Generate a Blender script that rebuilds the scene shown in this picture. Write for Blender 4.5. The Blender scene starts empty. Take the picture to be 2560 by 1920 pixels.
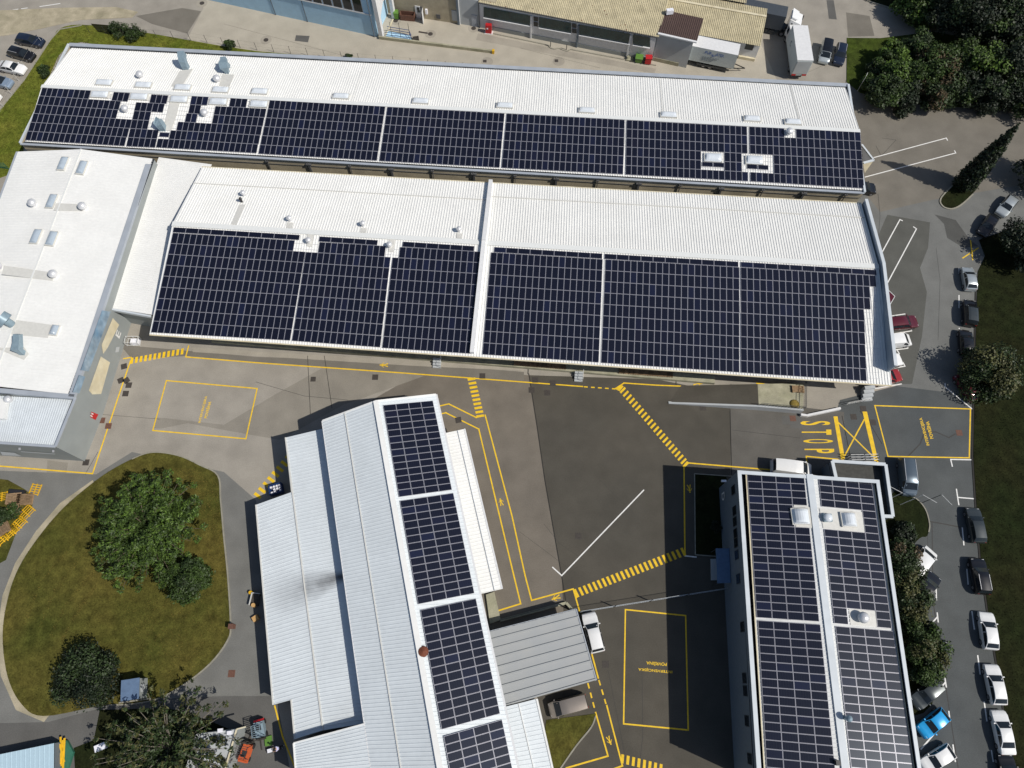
import bpy, bmesh, math, random
import numpy as np
from mathutils import Vector, Matrix
random.seed(7); RNG=np.random.default_rng(7)
C=bpy.context.scene.collection
R=math.radians
V=Vector
# ---------------------------------------------------------------- camera model
F=1780.0; TILT=R(22.1); CAMH=90.0
_ct,_st=math.cos(TILT),math.sin(TILT)
def ray(p):
    x=(p[0]-1280)/F; y=-(p[1]-960)/F
    return V((x,_ct*y+_st,_st*y-_ct))
def at(p,z=0.0):
    d=ray(p); k=(z-CAMH)/d.z
    return V((0,0,CAMH))+d*k
def onplane(p,P,n):
    d=ray(p); o=V((0,0,CAMH)); k=(P-o).dot(n)/d.dot(n); return o+d*k
def plane_of(a,b,c):
    n=(b-a).cross(c-a).normalized()
    if n.z<0: n=-n
    return (a,n)
# ---------------------------------------------------------------- materials
def _nodes(name):
    m=bpy.data.materials.new(name); m.use_nodes=True
    nt=m.node_tree; b=nt.nodes['Principled BSDF']; return m,nt,b
def mat(name,col,rough=.6,metal=0,var=.12,scale=3.0,fine=0.0,fscale=25,bump=0,bscale=20,coat=0,spec=.5,rand=0,island=0,detail=3,tint=None,tscale=.15,tamt=.5,stretch=None):
    m,nt,b=_nodes(name); L=nt.links.new; N=nt.nodes.new
    b.inputs['Roughness'].default_value=rough; b.inputs['Metallic'].default_value=metal
    b.inputs['Specular IOR Level'].default_value=spec
    if coat: b.inputs['Coat Weight'].default_value=coat; b.inputs['Coat Roughness'].default_value=.05
    geo=N('ShaderNodeNewGeometry'); src=geo.outputs['Position']
    if stretch:
        mp=N('ShaderNodeMapping'); mp.inputs['Scale'].default_value=stretch[:3]
        if len(stretch)>3: mp.inputs['Rotation'].default_value=(0,0,R(stretch[3]))
        L(src,mp.inputs['Vector']); src=mp.outputs['Vector']
    rgb=N('ShaderNodeRGB'); rgb.outputs[0].default_value=(*col,1); out=rgb.outputs[0]
    def scaleby(out,facsock,lo,hi):
        mr=N('ShaderNodeMapRange'); mr.inputs[3].default_value=lo; mr.inputs[4].default_value=hi
        L(facsock,mr.inputs[0])
        mx=N('ShaderNodeMix'); mx.data_type='RGBA'; mx.blend_type='MULTIPLY'; mx.inputs[0].default_value=1
        L(out,mx.inputs[6]); L(mr.outputs[0],mx.inputs[7]); return mx.outputs[2]
    def noise(sc,de=detail,v=src):
        n=N('ShaderNodeTexNoise'); n.inputs['Scale'].default_value=sc; n.inputs['Detail'].default_value=de
        L(v,n.inputs['Vector']); 
        mr=N('ShaderNodeMapRange'); mr.inputs[1].default_value=.28; mr.inputs[2].default_value=.72
        L(n.outputs['Fac'],mr.inputs[0]); return mr.outputs[0]
    if tint:
        mx=N('ShaderNodeMix'); mx.data_type='RGBA'
        nn=noise(tscale,5); mr=N('ShaderNodeMapRange'); mr.inputs[3].default_value=0; mr.inputs[4].default_value=tamt
        L(nn,mr.inputs[0]); L(mr.outputs[0],mx.inputs[0]); L(out,mx.inputs[6]); mx.inputs[7].default_value=(*tint,1); out=mx.outputs[2]
    if var: out=scaleby(out,noise(scale),1-var,1+var)
    if fine: out=scaleby(out,noise(fscale,2,geo.outputs['Position']),1-fine,1+fine)
    if rand:
        oi=N('ShaderNodeObjectInfo'); out=scaleby(out,oi.outputs['Random'],1-rand,1+rand)
    if island: out=scaleby(out,geo.outputs['Random Per Island'],1-island,1+island)
    L(out,b.inputs['Base Color'])
    if bump:
        n=N('ShaderNodeTexNoise'); n.inputs['Scale'].default_value=bscale; n.inputs['Detail'].default_value=4
        L(geo.outputs['Position'],n.inputs['Vector'])
        bp=N('ShaderNodeBump'); bp.inputs['Strength'].default_value=bump; bp.inputs['Distance'].default_value=.05
        L(n.outputs['Fac'],bp.inputs['Height']); L(bp.outputs[0],b.inputs['Normal'])
    return m
M={}
def asph(n,c,**k):
    a=dict(rough=.9,var=.13,scale=.35,fine=.12,fscale=9,bump=.15,bscale=30,spec=.2,detail=6); a.update(k)
    M[n]=mat(n,c,**a)
asph('ground',(.305,.280,.240)); asph('concrete_street',(.40,.365,.30),var=.10)
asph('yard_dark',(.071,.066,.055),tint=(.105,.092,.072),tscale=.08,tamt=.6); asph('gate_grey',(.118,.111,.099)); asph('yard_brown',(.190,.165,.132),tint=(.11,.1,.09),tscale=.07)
asph('road_grey',(.076,.083,.085),tint=(.12,.125,.12),tscale=.1); asph('drive_grey',(.160,.158,.145),tint=(.2,.2,.19),tscale=.12)
asph('patch_dark',(.085,.085,.080)); asph('patch_mid',(.175,.160,.135)); asph('patch_light',(.30,.275,.235)); asph('patch_grey',(.115,.112,.105))
asph('patch_conc',(.33,.30,.25)); asph('joint',(.035,.033,.03),var=.1); asph('gravel',(.46,.40,.29),tint=(.22,.2,.13),tscale=.5,tamt=.8)
M['joint_soft']=mat('joint_soft',(.050,.047,.043),.9)
asph('road_mid',(.145,.147,.140),tint=(.19,.19,.18),tscale=.12); asph('patch_soft',(.245,.224,.188)); asph('patch_road',(.098,.098,.088))
M['dome_grey']=mat('dome_grey',(.36,.42,.48),.15,var=.06,coat=.5)
M['yellow']=mat('yellow_paint',(.78,.50,.012),.7,var=.12,scale=2,fine=.15,fscale=14)
M['white_paint']=mat('white_paint',(.74,.73,.70),.7,var=.1,scale=2,fine=.14,fscale=14)
M['roof_white']=mat('roof_white',(.80,.795,.765),.45,var=.035,scale=.3,fine=.03,fscale=2.5)
M['roof_cool']=mat('roof_cool',(.65,.69,.71),.5,var=.04,scale=.3,fine=.03,fscale=2)
M['roof_east']=mat('roof_east',(.66,.67,.66),.5,var=.04,scale=.3,fine=.04,fscale=2)
M['cap']=mat('ridge_metal',(.72,.73,.71),.4,var=.04)
M['coping']=mat('coping_metal',(.36,.39,.43),.45,var=.08,scale=.6)
M['coping_light']=mat('coping_light',(.56,.60,.63),.45,var=.07,scale=.6)
M['gutter']=mat('gutter_dark',(.035,.04,.045),.6)
M['flash']=mat('flashing',(.60,.59,.55),.55,var=.06)
M['wall_beige']=mat('wall_beige',(.50,.43,.30),.85,var=.15,scale=.5,fine=.08,fscale=4,tint=(.3,.26,.18),tscale=.4,tamt=.4)
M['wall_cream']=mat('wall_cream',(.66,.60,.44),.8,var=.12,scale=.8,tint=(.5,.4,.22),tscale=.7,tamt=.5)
M['wall_grey']=mat('wall_grey',(.27,.29,.285),.7,var=.06,scale=.5)
M['wall_lgrey']=mat('wall_lgrey',(.42,.44,.45),.75,var=.07,scale=.5)
M['wall_dark']=mat('wall_dark',(.10,.10,.10),.8,var=.2,scale=.8)
M['wall_blue']=mat('wall_blue',(.42,.63,.80),.8,var=.06,scale=.6,fine=.04,fscale=4)
M['wall_slate']=mat('wall_slate',(.13,.16,.19),.7,var=.08)
M['wall_bluegrey']=mat('wall_bluegrey',(.25,.30,.36),.7,var=.06,scale=.5)
M['wall_white']=mat('wall_white',(.68,.68,.68),.7,var=.06)
M['wall_plaster']=mat('wall_plaster',(.38,.33,.235),.9,var=.12,scale=1,fine=.06,fscale=6)
M['blueglass']=mat('blue_glass',(.14,.25,.37),.15,var=.3,scale=.8,tint=(.36,.42,.46),tscale=.5,tamt=.9)  # patchy sky and cloud reflection painted into the glass colour
M['glass']=mat('window_glass',(.015,.02,.025),.08,var=.2,scale=1)
M['glass_green']=mat('green_glass',(.025,.055,.052),.15,var=.3,scale=1.2)
M['eternit']=mat('fibre_cement',(.50,.44,.29),.85,var=.14,scale=.8,fine=.18,fscale=5,tint=(.30,.26,.16),tscale=.7,tamt=.35)
M['brown_roof']=mat('brown_roof',(.075,.045,.038),.7,var=.15)
M['carport']=mat('carport_sheet',(.36,.375,.38),.6,var=.07,scale=.5,tint=(.30,.29,.26),tscale=.5,tamt=.35)
M['steel']=mat('galvanised',(.23,.31,.36),.42,metal=.15,var=.1)
M['alu']=mat('aluminium',(.70,.70,.71),.33,metal=.35,var=.05)
M['frame']=mat('panel_frame',(.36,.36,.40),.35,metal=.3,var=0)
M['dome']=mat('acrylic_dome',(.66,.70,.74),.15,var=.05,coat=.5)
M['rust']=mat('rusty_cap',(.16,.045,.02),.8,var=.3,scale=6)
M['rail']=mat('rail_dark',(.06,.065,.07),.5,metal=.4)
M['rail_white']=mat('rail_white',(.62,.62,.60),.5)
M['kerb']=mat('kerb_stone',(.27,.255,.205),.9,var=.15,scale=2,fine=.1)
M['concrete']=mat('platform_concrete',(.36,.34,.25),.9,var=.2,scale=.9,fine=.1,fscale=6,tint=(.22,.22,.13),tscale=.8,tamt=.5)
M['iron']=mat('cast_iron',(.05,.042,.036),.8,var=.25,scale=6)
M['rust_iron']=mat('rust_iron',(.13,.06,.04),.8,var=.25,scale=6)
M['wood']=mat('pallet_wood',(.24,.16,.09),.85,var=.3,scale=3,rand=.3)
M['yellow_steel']=mat('yellow_steel',(.72,.42,.015),.5,var=.1,rand=.1)
M['rubber']=mat('rubber',(.016,.016,.017),.8)
M['rim']=mat('wheel_rim',(.35,.35,.37),.35,metal=.7)
M['black_plastic']=mat('black_plastic',(.02,.02,.022),.5)
M['red']=mat('red_paint',(.45,.015,.02),.4); M['green_bin']=mat('green_plastic',(.10,.22,.035),.5)
M['grass']=mat('grass_sunny',(.085,.112,.014),.95,var=.30,scale=1.3,fine=.35,fscale=6,spec=.08,bump=.8,bscale=7,tint=(.17,.16,.03),tscale=.35,tamt=.7)
M['grass_verge']=mat('grass_verge',(.05,.072,.011),.95,var=.35,scale=1.1,fine=.3,fscale=6,spec=.08,bump=.8,bscale=7,tint=(.03,.04,.01),tscale=.3,tamt=.8)
M['grass_dry']=mat('grass_dry',(.112,.090,.022),.95,var=.38,scale=.9,fine=.30,fscale=6,spec=.08,bump=.6,bscale=7,tint=(.050,.060,.012),tscale=.11,tamt=1,detail=6)
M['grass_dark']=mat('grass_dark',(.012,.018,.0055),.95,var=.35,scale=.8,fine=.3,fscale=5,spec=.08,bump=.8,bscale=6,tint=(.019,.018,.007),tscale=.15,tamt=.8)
M['straw']=mat('straw',(.20,.145,.03),.95,var=.25,island=.3)
def leaf(n,c,isl=.45,tr=None):
    m=mat(n,c,.55,var=.3,scale=.6,island=isl,spec=.3); M[n]=m
leaf('leaf_bright',(.070,.118,.018)); leaf('leaf_mid',(.036,.062,.013)); leaf('leaf_dark',(.026,.043,.013)); leaf('leaf_olive',(.066,.068,.022)); leaf('leaf_deep',(.014,.022,.010)); leaf('leaf_brown',(.075,.055,.028))
M['bark']=mat('bark',(.11,.085,.06),.95,var=.3,scale=4); M['bark_grey']=mat('bark_grey',(.17,.15,.12),.95,var=.3,scale=4)
def wedge_mat(o,d,L0,w0,w1):  # mixes dark grey into the roof colour along a widening, fading wedge
    m=M['roof_cool'].copy(); m.name='roof_soot'; nt=m.node_tree; L=nt.links.new; N=nt.nodes.new; b=nt.nodes['Principled BSDF']
    base=b.inputs['Base Color'].links[0].from_socket; geo=N('ShaderNodeNewGeometry')
    def math_(op,a,c=None,cl=False):
        n=N('ShaderNodeMath'); n.operation=op; n.use_clamp=cl
        for i,x in enumerate((a,c)):
            if x is None: continue
            if isinstance(x,(int,float)): n.inputs[i].default_value=x
            else: L(x,n.inputs[i])
        return n.outputs[0]
    sb=N('ShaderNodeVectorMath'); sb.operation='SUBTRACT'; L(geo.outputs['Position'],sb.inputs[0]); sb.inputs[1].default_value=tuple(o)
    def dot(v):
        n=N('ShaderNodeVectorMath'); n.operation='DOT_PRODUCT'; L(sb.outputs[0],n.inputs[0]); n.inputs[1].default_value=v; return n.outputs['Value']
    t=math_('DIVIDE',dot((d.x,d.y,0)),L0); w=math_('ADD',math_('MULTIPLY',t,w1-w0),w0); a=math_('DIVIDE',math_('ABSOLUTE',dot((-d.y,d.x,0))),w)
    ns=N('ShaderNodeTexNoise'); ns.inputs['Scale'].default_value=.9; ns.inputs['Detail'].default_value=5; L(geo.outputs['Position'],ns.inputs['Vector'])
    f=math_('MULTIPLY',math_('SUBTRACT',1.15,a,True),math_('SUBTRACT',1.0,t,True)); f=math_('MULTIPLY',f,math_('GREATER_THAN',t,-.03)); f=math_('MULTIPLY',f,math_('ADD',ns.outputs['Fac'],.25)); f=math_('MULTIPLY',f,1.15,True)
    mx=N('ShaderNodeMix'); mx.data_type='RGBA'; L(f,mx.inputs[0]); L(base,mx.inputs[6]); mx.inputs[7].default_value=(.10,.10,.105,1); L(mx.outputs[2],b.inputs['Base Color']); M['roof_soot']=m
def solar_mat():
    m,nt,b=_nodes('solar_cells'); L=nt.links.new; N=nt.nodes.new
    oi=N('ShaderNodeObjectInfo'); geo=N('ShaderNodeNewGeometry')
    ad=N('ShaderNodeMath'); ad.operation='ADD'; L(oi.outputs['Random'],ad.inputs[0]); L(geo.outputs['Random Per Island'],ad.inputs[1])
    fr=N('ShaderNodeMath'); fr.operation='FRACT'; L(ad.outputs[0],fr.inputs[0])
    cr=N('ShaderNodeValToRGB'); e=cr.color_ramp.elements
    e[0].position=0; e[0].color=(.0055,.0065,.015,1); e[1].position=1; e[1].color=(.009,.0085,.018,1)
    x=e.new(.85); x.color=(.0065,.007,.016,1); x=e.new(.93); x.color=(.0095,.0125,.035,1)
    L(fr.outputs[0],cr.inputs[0])
    uv=N('ShaderNodeUVMap'); sx=N('ShaderNodeSeparateXYZ'); L(uv.outputs[0],sx.inputs[0])
    def lines(sock,n,w):
        a=N('ShaderNodeMath'); a.operation='MULTIPLY'; a.inputs[1].default_value=n; L(sock,a.inputs[0])
        f=N('ShaderNodeMath'); f.operation='FRACT'; L(a.outputs[0],f.inputs[0])
        c=N('ShaderNodeMath'); c.operation='LESS_THAN'; c.inputs[1].default_value=w; L(f.outputs[0],c.inputs[0]); return c.outputs[0]
    mx=N('ShaderNodeMath'); mx.operation='MAXIMUM'; L(lines(sx.outputs[0],6,.07),mx.inputs[0]); L(lines(sx.outputs[1],12,.07),mx.inputs[1])
    mm=N('ShaderNodeMix'); mm.data_type='RGBA'; L(mx.outputs[0],mm.inputs[0]); L(cr.outputs[0],mm.inputs[6]); mm.inputs[7].default_value=(.018,.020,.03,1)
    L(mm.outputs[2],b.inputs['Base Color']); b.inputs['Specular Tint'].default_value=(.78,.87,1,1); b.inputs['Roughness'].default_value=.24; b.inputs['Specular IOR Level'].default_value=.5
    return m
M['solar']=solar_mat()
def paint(n,c,metal=.25,rough=.32): M[n]=mat(n,c,rough,metal=metal,var=.02,coat=.7); return M[n]
paint('car_white',(.78,.78,.77),0); paint('car_silver',(.48,.52,.53),.5); paint('car_black',(.010,.010,.012)); paint('car_navy',(.014,.022,.045)); paint('car_grey',(.055,.065,.068),.4)
paint('car_slate',(.09,.12,.15),.4); paint('car_maroon',(.11,.012,.022)); paint('car_red',(.33,.02,.02)); paint('car_blue',(.02,.36,.75),.1); paint('car_beige',(.36,.31,.26),.5); paint('car_steelblue',(.27,.35,.45),.4)
M['head_lamp']=mat('head_lamp',(.75,.75,.75),.1,var=0); M['tail_lamp']=mat('tail_lamp',(.40,.02,.02),.2,var=0)
M['shirt']=mat('shirt',(.55,.55,.78),.9); M['trousers']=mat('trousers',(.02,.022,.03),.9); M['skin']=mat('skin',(.5,.31,.22),.6); M['hair']=mat('hair',(.03,.02,.015),.8)
M['tarp_dark']=mat('tarp_dark',(.052,.062,.075),.6,var=.1); M['tarp_green']=mat('tarp_green',(.03,.14,.09),.6); M['truck_grey']=mat('truck_side',(.52,.57,.57),.5,var=.06)
M['blue_sheet']=mat('blue_sheet',(.12,.18,.28),.4,var=.12,scale=2); M['pale_blue']=mat('pale_blue_roof',(.42,.56,.64),.5,var=.03); M['blue_text']=mat('blue_text',(.08,.16,.42),.6,var=0); M['orange']=mat('orange_paint',(.52,.10,.03),.5)
M['blue_crate']=mat('blue_plastic',(.01,.04,.16),.5); M['card']=mat('cardboard',(.55,.33,.13),.8); M['white_plastic']=mat('white_plastic',(.8,.8,.85),.4); M['soot']=mat('soot_stain',(.42,.42,.41),.7,var=.1)
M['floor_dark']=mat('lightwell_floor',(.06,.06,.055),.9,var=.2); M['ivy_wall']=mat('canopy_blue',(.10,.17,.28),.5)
# ---------------------------------------------------------------- mesh building
class MB:
    def __init__(s): s.v=[]; s.f=[]; s.m=[]
    def add(s,vs,fs,mi=0):
        o=len(s.v); s.v+=[tuple(v) for v in vs]; s.f+=[tuple(i+o for i in f) for f in fs]; s.m+=[mi]*len(fs); return s
    def quad(s,*p,mi=0): return s.add(p,[tuple(range(len(p)))],mi)
    def hexa(s,b,t,mi=0):            # bottom 4, top 4 (same order, ccw from above)
        return s.add(list(b)+list(t),[(3,2,1,0),(4,5,6,7),(0,1,5,4),(1,2,6,5),(2,3,7,6),(3,0,4,7)],mi)
    def box(s,c,d,rz=0,mi=0):        # c: centre of base
        c=V(c); x,y,z=d[0]/2,d[1]/2,d[2]; r=Matrix.Rotation(rz,3,'Z')
        P=[c+r@V((a*x,b*y,0)) for a,b in ((-1,-1),(1,-1),(1,1),(-1,1))]
        return s.hexa(P,[p+V((0,0,z)) for p in P],mi)
    def bar(s,a,b,w,h,mi=0,off=0):   # box beam from a to b: width w (horizontal), height h upward
        a=V(a);b=V(b); d=(b-a); n=V((-d.y,d.x,0)); n=n.normalized() if n.length>1e-6 else V((1,0,0))
        n1=n*(off-w/2); n2=n*(off+w/2); u=V((0,0,h))
        B=[a+n1,b+n1,b+n2,a+n2]; return s.hexa(B,[p+u for p in B],mi)
    def tube(s,a,b,r0,r1=None,n=8,mi=0,cap=True):
        a=V(a);b=V(b); r1=r0 if r1 is None else r1; d=(b-a).normalized()
        e=d.cross(V((0,0,1))); e=e.normalized() if e.length>1e-3 else V((1,0,0)); g=d.cross(e)
        A=[a+(e*math.cos(t)+g*math.sin(t))*r0 for t in [2*math.pi*i/n for i in range(n)]]
        B=[b+(e*math.cos(t)+g*math.sin(t))*r1 for t in [2*math.pi*i/n for i in range(n)]]
        fs=[(i,i+n,(i+1)%n+n,(i+1)%n) for i in range(n)]
        if cap: fs+=[tuple(range(n)),tuple(range(2*n-1,n-1,-1))]
        return s.add(A+B,fs,mi)
    def sphere(s,c,r,n=12,k=7,zs=1,lo=-1.0,mi=0):   # lo: lowest sine (0 = hemisphere)
        c=V(c); vs=[]; fs=[]; a0=math.asin(max(-1,lo))
        for i in range(k+1):
            a=a0+(math.pi/2-a0)*i/k
            for j in range(n):
                t=2*math.pi*j/n; vs.append(c+V((r*math.cos(a)*math.cos(t),r*math.cos(a)*math.sin(t),r*zs*math.sin(a))))
        for i in range(k):
            for j in range(n): fs.append((i*n+j,i*n+(j+1)%n,(i+1)*n+(j+1)%n,(i+1)*n+j))
        return s.add(vs,fs,mi)
    def prism(s,poly,z0,z1,mi=0):
        n=len(poly); A=[V((p[0],p[1],z0)) for p in poly]; B=[V((p[0],p[1],z1)) for p in poly]
        if sum((A[i].x*A[(i+1)%n].y-A[(i+1)%n].x*A[i].y) for i in range(n))<0: A.reverse(); B.reverse()
        return s.add(A+B,[tuple(range(n-1,-1,-1)),tuple(range(n,2*n))]+[(i,(i+1)%n,(i+1)%n+n,i+n) for i in range(n)],mi)
    def skirt(s,tops,z0=0,mi=0,closed=True):
        n=len(tops)
        for i in range(n if closed else n-1):
            a=V(tops[i]);b=V(tops[(i+1)%n]); s.quad((a.x,a.y,z0),(b.x,b.y,z0),b,a,mi=mi)
        return s
    def corrug(s,A,B,Cc,D,pitch=.36,w=.06,h=.06,side=.03,mi=0):  # A->B along ribs' repeat direction, A->D along rib
        A,B,Cc,D=V(A),V(B),V(Cc),V(D); nrm=(B-A).cross(D-A).normalized()
        if nrm.z<0: nrm=-nrm
        Lg=(B-A).length; n=max(1,int(Lg/pitch)); p=Lg/n; prof=[]
        for i in range(n):
            u=i*p; prof+=[(u,0),(u+p-w-2*side,0),(u+p-w-side,h),(u+p-side,h)]
        prof.append((Lg,0)); vs=[]
        for u,hh in prof:
            t=u/Lg; vs+= [A.lerp(B,t)+nrm*hh, D.lerp(Cc,t)+nrm*hh]
        fs=[(2*i,2*i+1,2*i+3,2*i+2) for i in range(len(prof)-1)]
        return s.add(vs,fs,mi)
    def build(s,name,m,parent=None,smooth=False,world=True,uv=False):
        me=bpy.data.meshes.new(name); o=bpy.data.objects.new(name,me); C.objects.link(o)
        off=V((0,0,0))
        if parent is not None:
            o.parent=parent
            if world:
                q=parent
                while q: off+=q.location; q=q.parent
        elif world and s.v:
            xs=[v[0] for v in s.v]; ys=[v[1] for v in s.v]; zs=[v[2] for v in s.v]
            off=V(((min(xs)+max(xs))/2,(min(ys)+max(ys))/2,min(zs))); o.location=off
        me.from_pydata([(v[0]-off.x,v[1]-off.y,v[2]-off.z) for v in s.v],[],s.f)
        for x in (m if isinstance(m,(list,tuple)) else [m]): me.materials.append(M[x] if isinstance(x,str) else x)
        if any(s.m): me.polygons.foreach_set('material_index',s.m)
        bm=bmesh.new(); bm.from_mesh(me); bmesh.ops.recalc_face_normals(bm,faces=bm.faces) if not uv else None; bm.to_mesh(me); bm.free()
        if smooth:
            me.polygons.foreach_set('use_smooth',[True]*len(me.polygons))
            try: me.set_sharp_from_angle(angle=R(38))
            except Exception: pass
        me.update(); return o
def tag(o,label=None,cat=None,group=None,kind=None):
    if label: o['label']=label
    if cat: o['category']=cat
    if group: o['group']=group
    if kind: o['kind']=kind
    return o
def thing(name,label,cat,loc,rz=0,group=None):
    o=bpy.data.objects.new(name,None); C.objects.link(o); o.location=loc; o.rotation_euler=(0,0,rz); o.empty_display_size=.3
    return tag(o,label,cat,group)
def struct(name,mb,m,kind='structure'):
    return tag(mb.build(name,m),kind=kind)
def poly_sheet(name,pts,z,m,kind='structure',sub=0):
    mb=MB(); P=[at(p,0) for p in pts]; P=[V((p.x,p.y,z)) for p in P]
    bm=bmesh.new(); vs=[bm.verts.new(p) for p in P]; f=bm.faces.new(vs); bm.normal_update()
    if f.normal.z<0: f.normal_flip()
    bmesh.ops.triangulate(bm,faces=[f]); me=bpy.data.meshes.new(name); bm.to_mesh(me); bm.free()
    o=bpy.data.objects.new(name,me); C.objects.link(o); me.materials.append(M[m]); o['kind']=kind; return o
def spline(pts,n=6,closed=False):
    out=[]; k=len(pts)
    for i in range(k if closed else k-1):
        g=lambda j:V((*pts[j%k],0)) if closed else V((*pts[min(max(j,0),k-1)],0))
        a,b,c,d=g(i-1),g(i),g(i+1),g(i+2)
        for q in range(n):
            t=q/n; out.append(tuple((.5*((2*b)+(c-a)*t+(2*a-5*b+4*c-d)*t*t+(3*b-a-3*c+d)*t**3))[:2]))
    if not closed: out.append(pts[-1])
    return out
ZL=.016
def strip(mb,pts,w,z=ZL,dash=None):
    P=[at(p,0) for p in pts]
    for a,b in zip(P[:-1],P[1:]):
        d=(b-a); L=d.length
        if L<1e-4: continue
        d/=L; n=V((-d.y,d.x,0))*w/2
        segs=[(-w/2 if not dash else 0,L+(w/2 if not dash else 0))]
        if dash:
            segs=[]; t=0
            while t<L: segs.append((t,min(L,t+dash[0]))); t+=dash[0]+dash[1]
        for t0,t1 in segs:
            p,q=a+d*t0,a+d*t1; k=z+random.uniform(0,.0008)
            mb.quad(*[V((v.x,v.y,k)) for v in (p-n,q-n,q+n,p+n)])
    return mb
def text_into(mb,s,origin,xd,yd,w,h):
    cu=bpy.data.curves.new('txt','FONT'); cu.body=s; cu.offset=.018; o=bpy.data.objects.new('txt',cu); C.objects.link(o)
    bpy.context.view_layer.update()
    me=bpy.data.meshes.new_from_object(o.evaluated_get(bpy.context.evaluated_depsgraph_get()))
    vs=[v.co.copy() for v in me.vertices]; fs=[tuple(p.vertices) for p in me.polygons]
    x0=min(v.x for v in vs);x1=max(v.x for v in vs);y0=min(v.y for v in vs);y1=max(v.y for v in vs)
    mb.add([V(origin)+V(xd)*((v.x-x0)/(x1-x0)*w)+V(yd)*((v.y-y0)/(y1-y0)*h) for v in vs],fs)
    bpy.data.objects.remove(o); bpy.data.curves.remove(cu); bpy.data.meshes.remove(me); return mb
SUN=4.0; SKY=.075; EXPO=0.0
# ================================================================= SETTING: ground
g=MB(); g.quad((-900,-900,0),(900,-900,0),(900,1500,0),(-900,1500,0)); struct('ground',g,'ground')
poly_sheet('street',[(440,150),(508,22),(560,-400),(1850,-400),(1880,60),(1960,240),(1000,180)],.003,'concrete_street')
poly_sheet('truck_yard',[(1850,-400),(2700,-400),(2700,130),(2120,90),(2112,225),(1960,240),(1880,60)],.006,'patch_light')
poly_sheet('road_upper',[(2112,200),(2400,255),(2750,285),(2750,460),(2330,520),(2200,560),(2120,430)],.003,'patch_mid')
poly_sheet('road_north',[(2120,430),(2200,530),(2330,500),(2750,430),(2750,700),(2450,640),(2444,990),(2240,965),(2200,800)],.009,'road_mid')
poly_sheet('road',[(2240,965),(2444,990),(2480,1500),(2580,2000),(2270,2000),(2180,1250),(2050,1160),(2100,1000)],.0095,'road_grey')
poly_sheet('yard_west',[(200,1000),(300,800),(640,880),(1318,930),(1345,1080),(1100,1010),(870,1000),(700,1080),(640,1240),(560,1180),(300,1150)],.003,'ground')
poly_sheet('yard_middle',[(930,1000),(1060,925),(1322,938),(1342,1062),(1362,1200),(1404,1437),(1420,1640),(1200,1640),(1060,1100)],.006,'yard_brown')
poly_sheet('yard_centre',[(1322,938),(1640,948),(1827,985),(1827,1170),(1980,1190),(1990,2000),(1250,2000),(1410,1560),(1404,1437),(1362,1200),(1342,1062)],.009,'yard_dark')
poly_sheet('yard_gate',[(1826,960),(2020,1020),(2110,1030),(2110,1190),(1826,1190)],.012,'gate_grey')
poly_sheet('driveway',[(-300,1165),(240,1186),(330,1130),(560,1180),(640,1250),(690,1760),(740,2000),(560,2000),(-300,2000)],.009,'drive_grey')
poly_sheet('yard_south',[(560,1740),(690,1740),(740,2000),(-300,2000),(-300,1815),(120,1805),(330,1750)],.012,'patch_grey')
# repair patches and resurfaced strips
def patch(m,z,*p): poly_sheet('asphalt_patch',p,z,m)
patch('patch_mid',.009,(300,862),(640,892),(1000,905),(1310,930),(1310,952),(640,905),(464,890),(330,898))
patch('patch_soft',.0075,(386,1043),(420,1046),(560,1062),(700,1050),(880,1000),(700,1100),(560,1075),(470,1058),(400,1072),(385,1070))
patch('patch_soft',.0065,(560,1062),(690,985),(860,890),(1060,940),(880,1005),(700,1055))
patch('patch_conc',.0105,(480,868),(640,879),(1100,905),(1310,918),(1310,927),(1040,915),(640,890),(482,880))
patch('patch_dark',.0125,(2336,536),(2389,550),(2425,600),(2445,615),(2410,620),(2368,595),(2360,560))
patch('patch_road',.0125,(2218,537),(2325,556),(2320,620),(2300,670),(2317,730),(2305,840),(2280,960),(2240,960),(2195,590))
patch('patch_grey',.0135,(1955,1040),(2005,1042),(2005,1072),(1976,1070),(1976,1062),(1956,1061))
patch('patch_grey',.009,(1738,87),(1776,86),(1770,107),(738,102))if 0 else None
patch('patch_grey',.009,(740,88),(774,90),(770,106),(737,102))
patch('patch_grey',.009,(2066,0),(2084,0),(2092,49),(2072,47))
patch('patch_mid',.009,(2115,31),(2174,40),(2186,90),(2120,92))
patch('patch_mid',.009,(455,20),(503,28),(468,84),(380,60),(340,40))
patch('patch_soft',.0075,(119,1151),(170,1157),(166,1185),(116,1181))
patch('patch_conc',.0095,(1195,83),(1640,172),(1636,184),(1190,100))
mb=MB()
for pts,w in (([(1322,935),(1342,1062),(1362,1200),(1404,1440)],.13),([(1404,1440),(1414,1500)],.13),([(769,890),(776,1035)],.07),([(811,890),(830,1020)],.07),([(1825,1025),(1829,1186)],.12),([(1690,952),(1690,962)],.12),
   ([(1322,878),(1320,935)],.12),([(2150,1028),(2178,1065),(2205,1110)],.07),([(2105,1040),(2125,1138)],.09)):
    strip(mb,pts,w,.0145)
struct('asphalt_joint',mb,'joint')
mb=MB()
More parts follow.
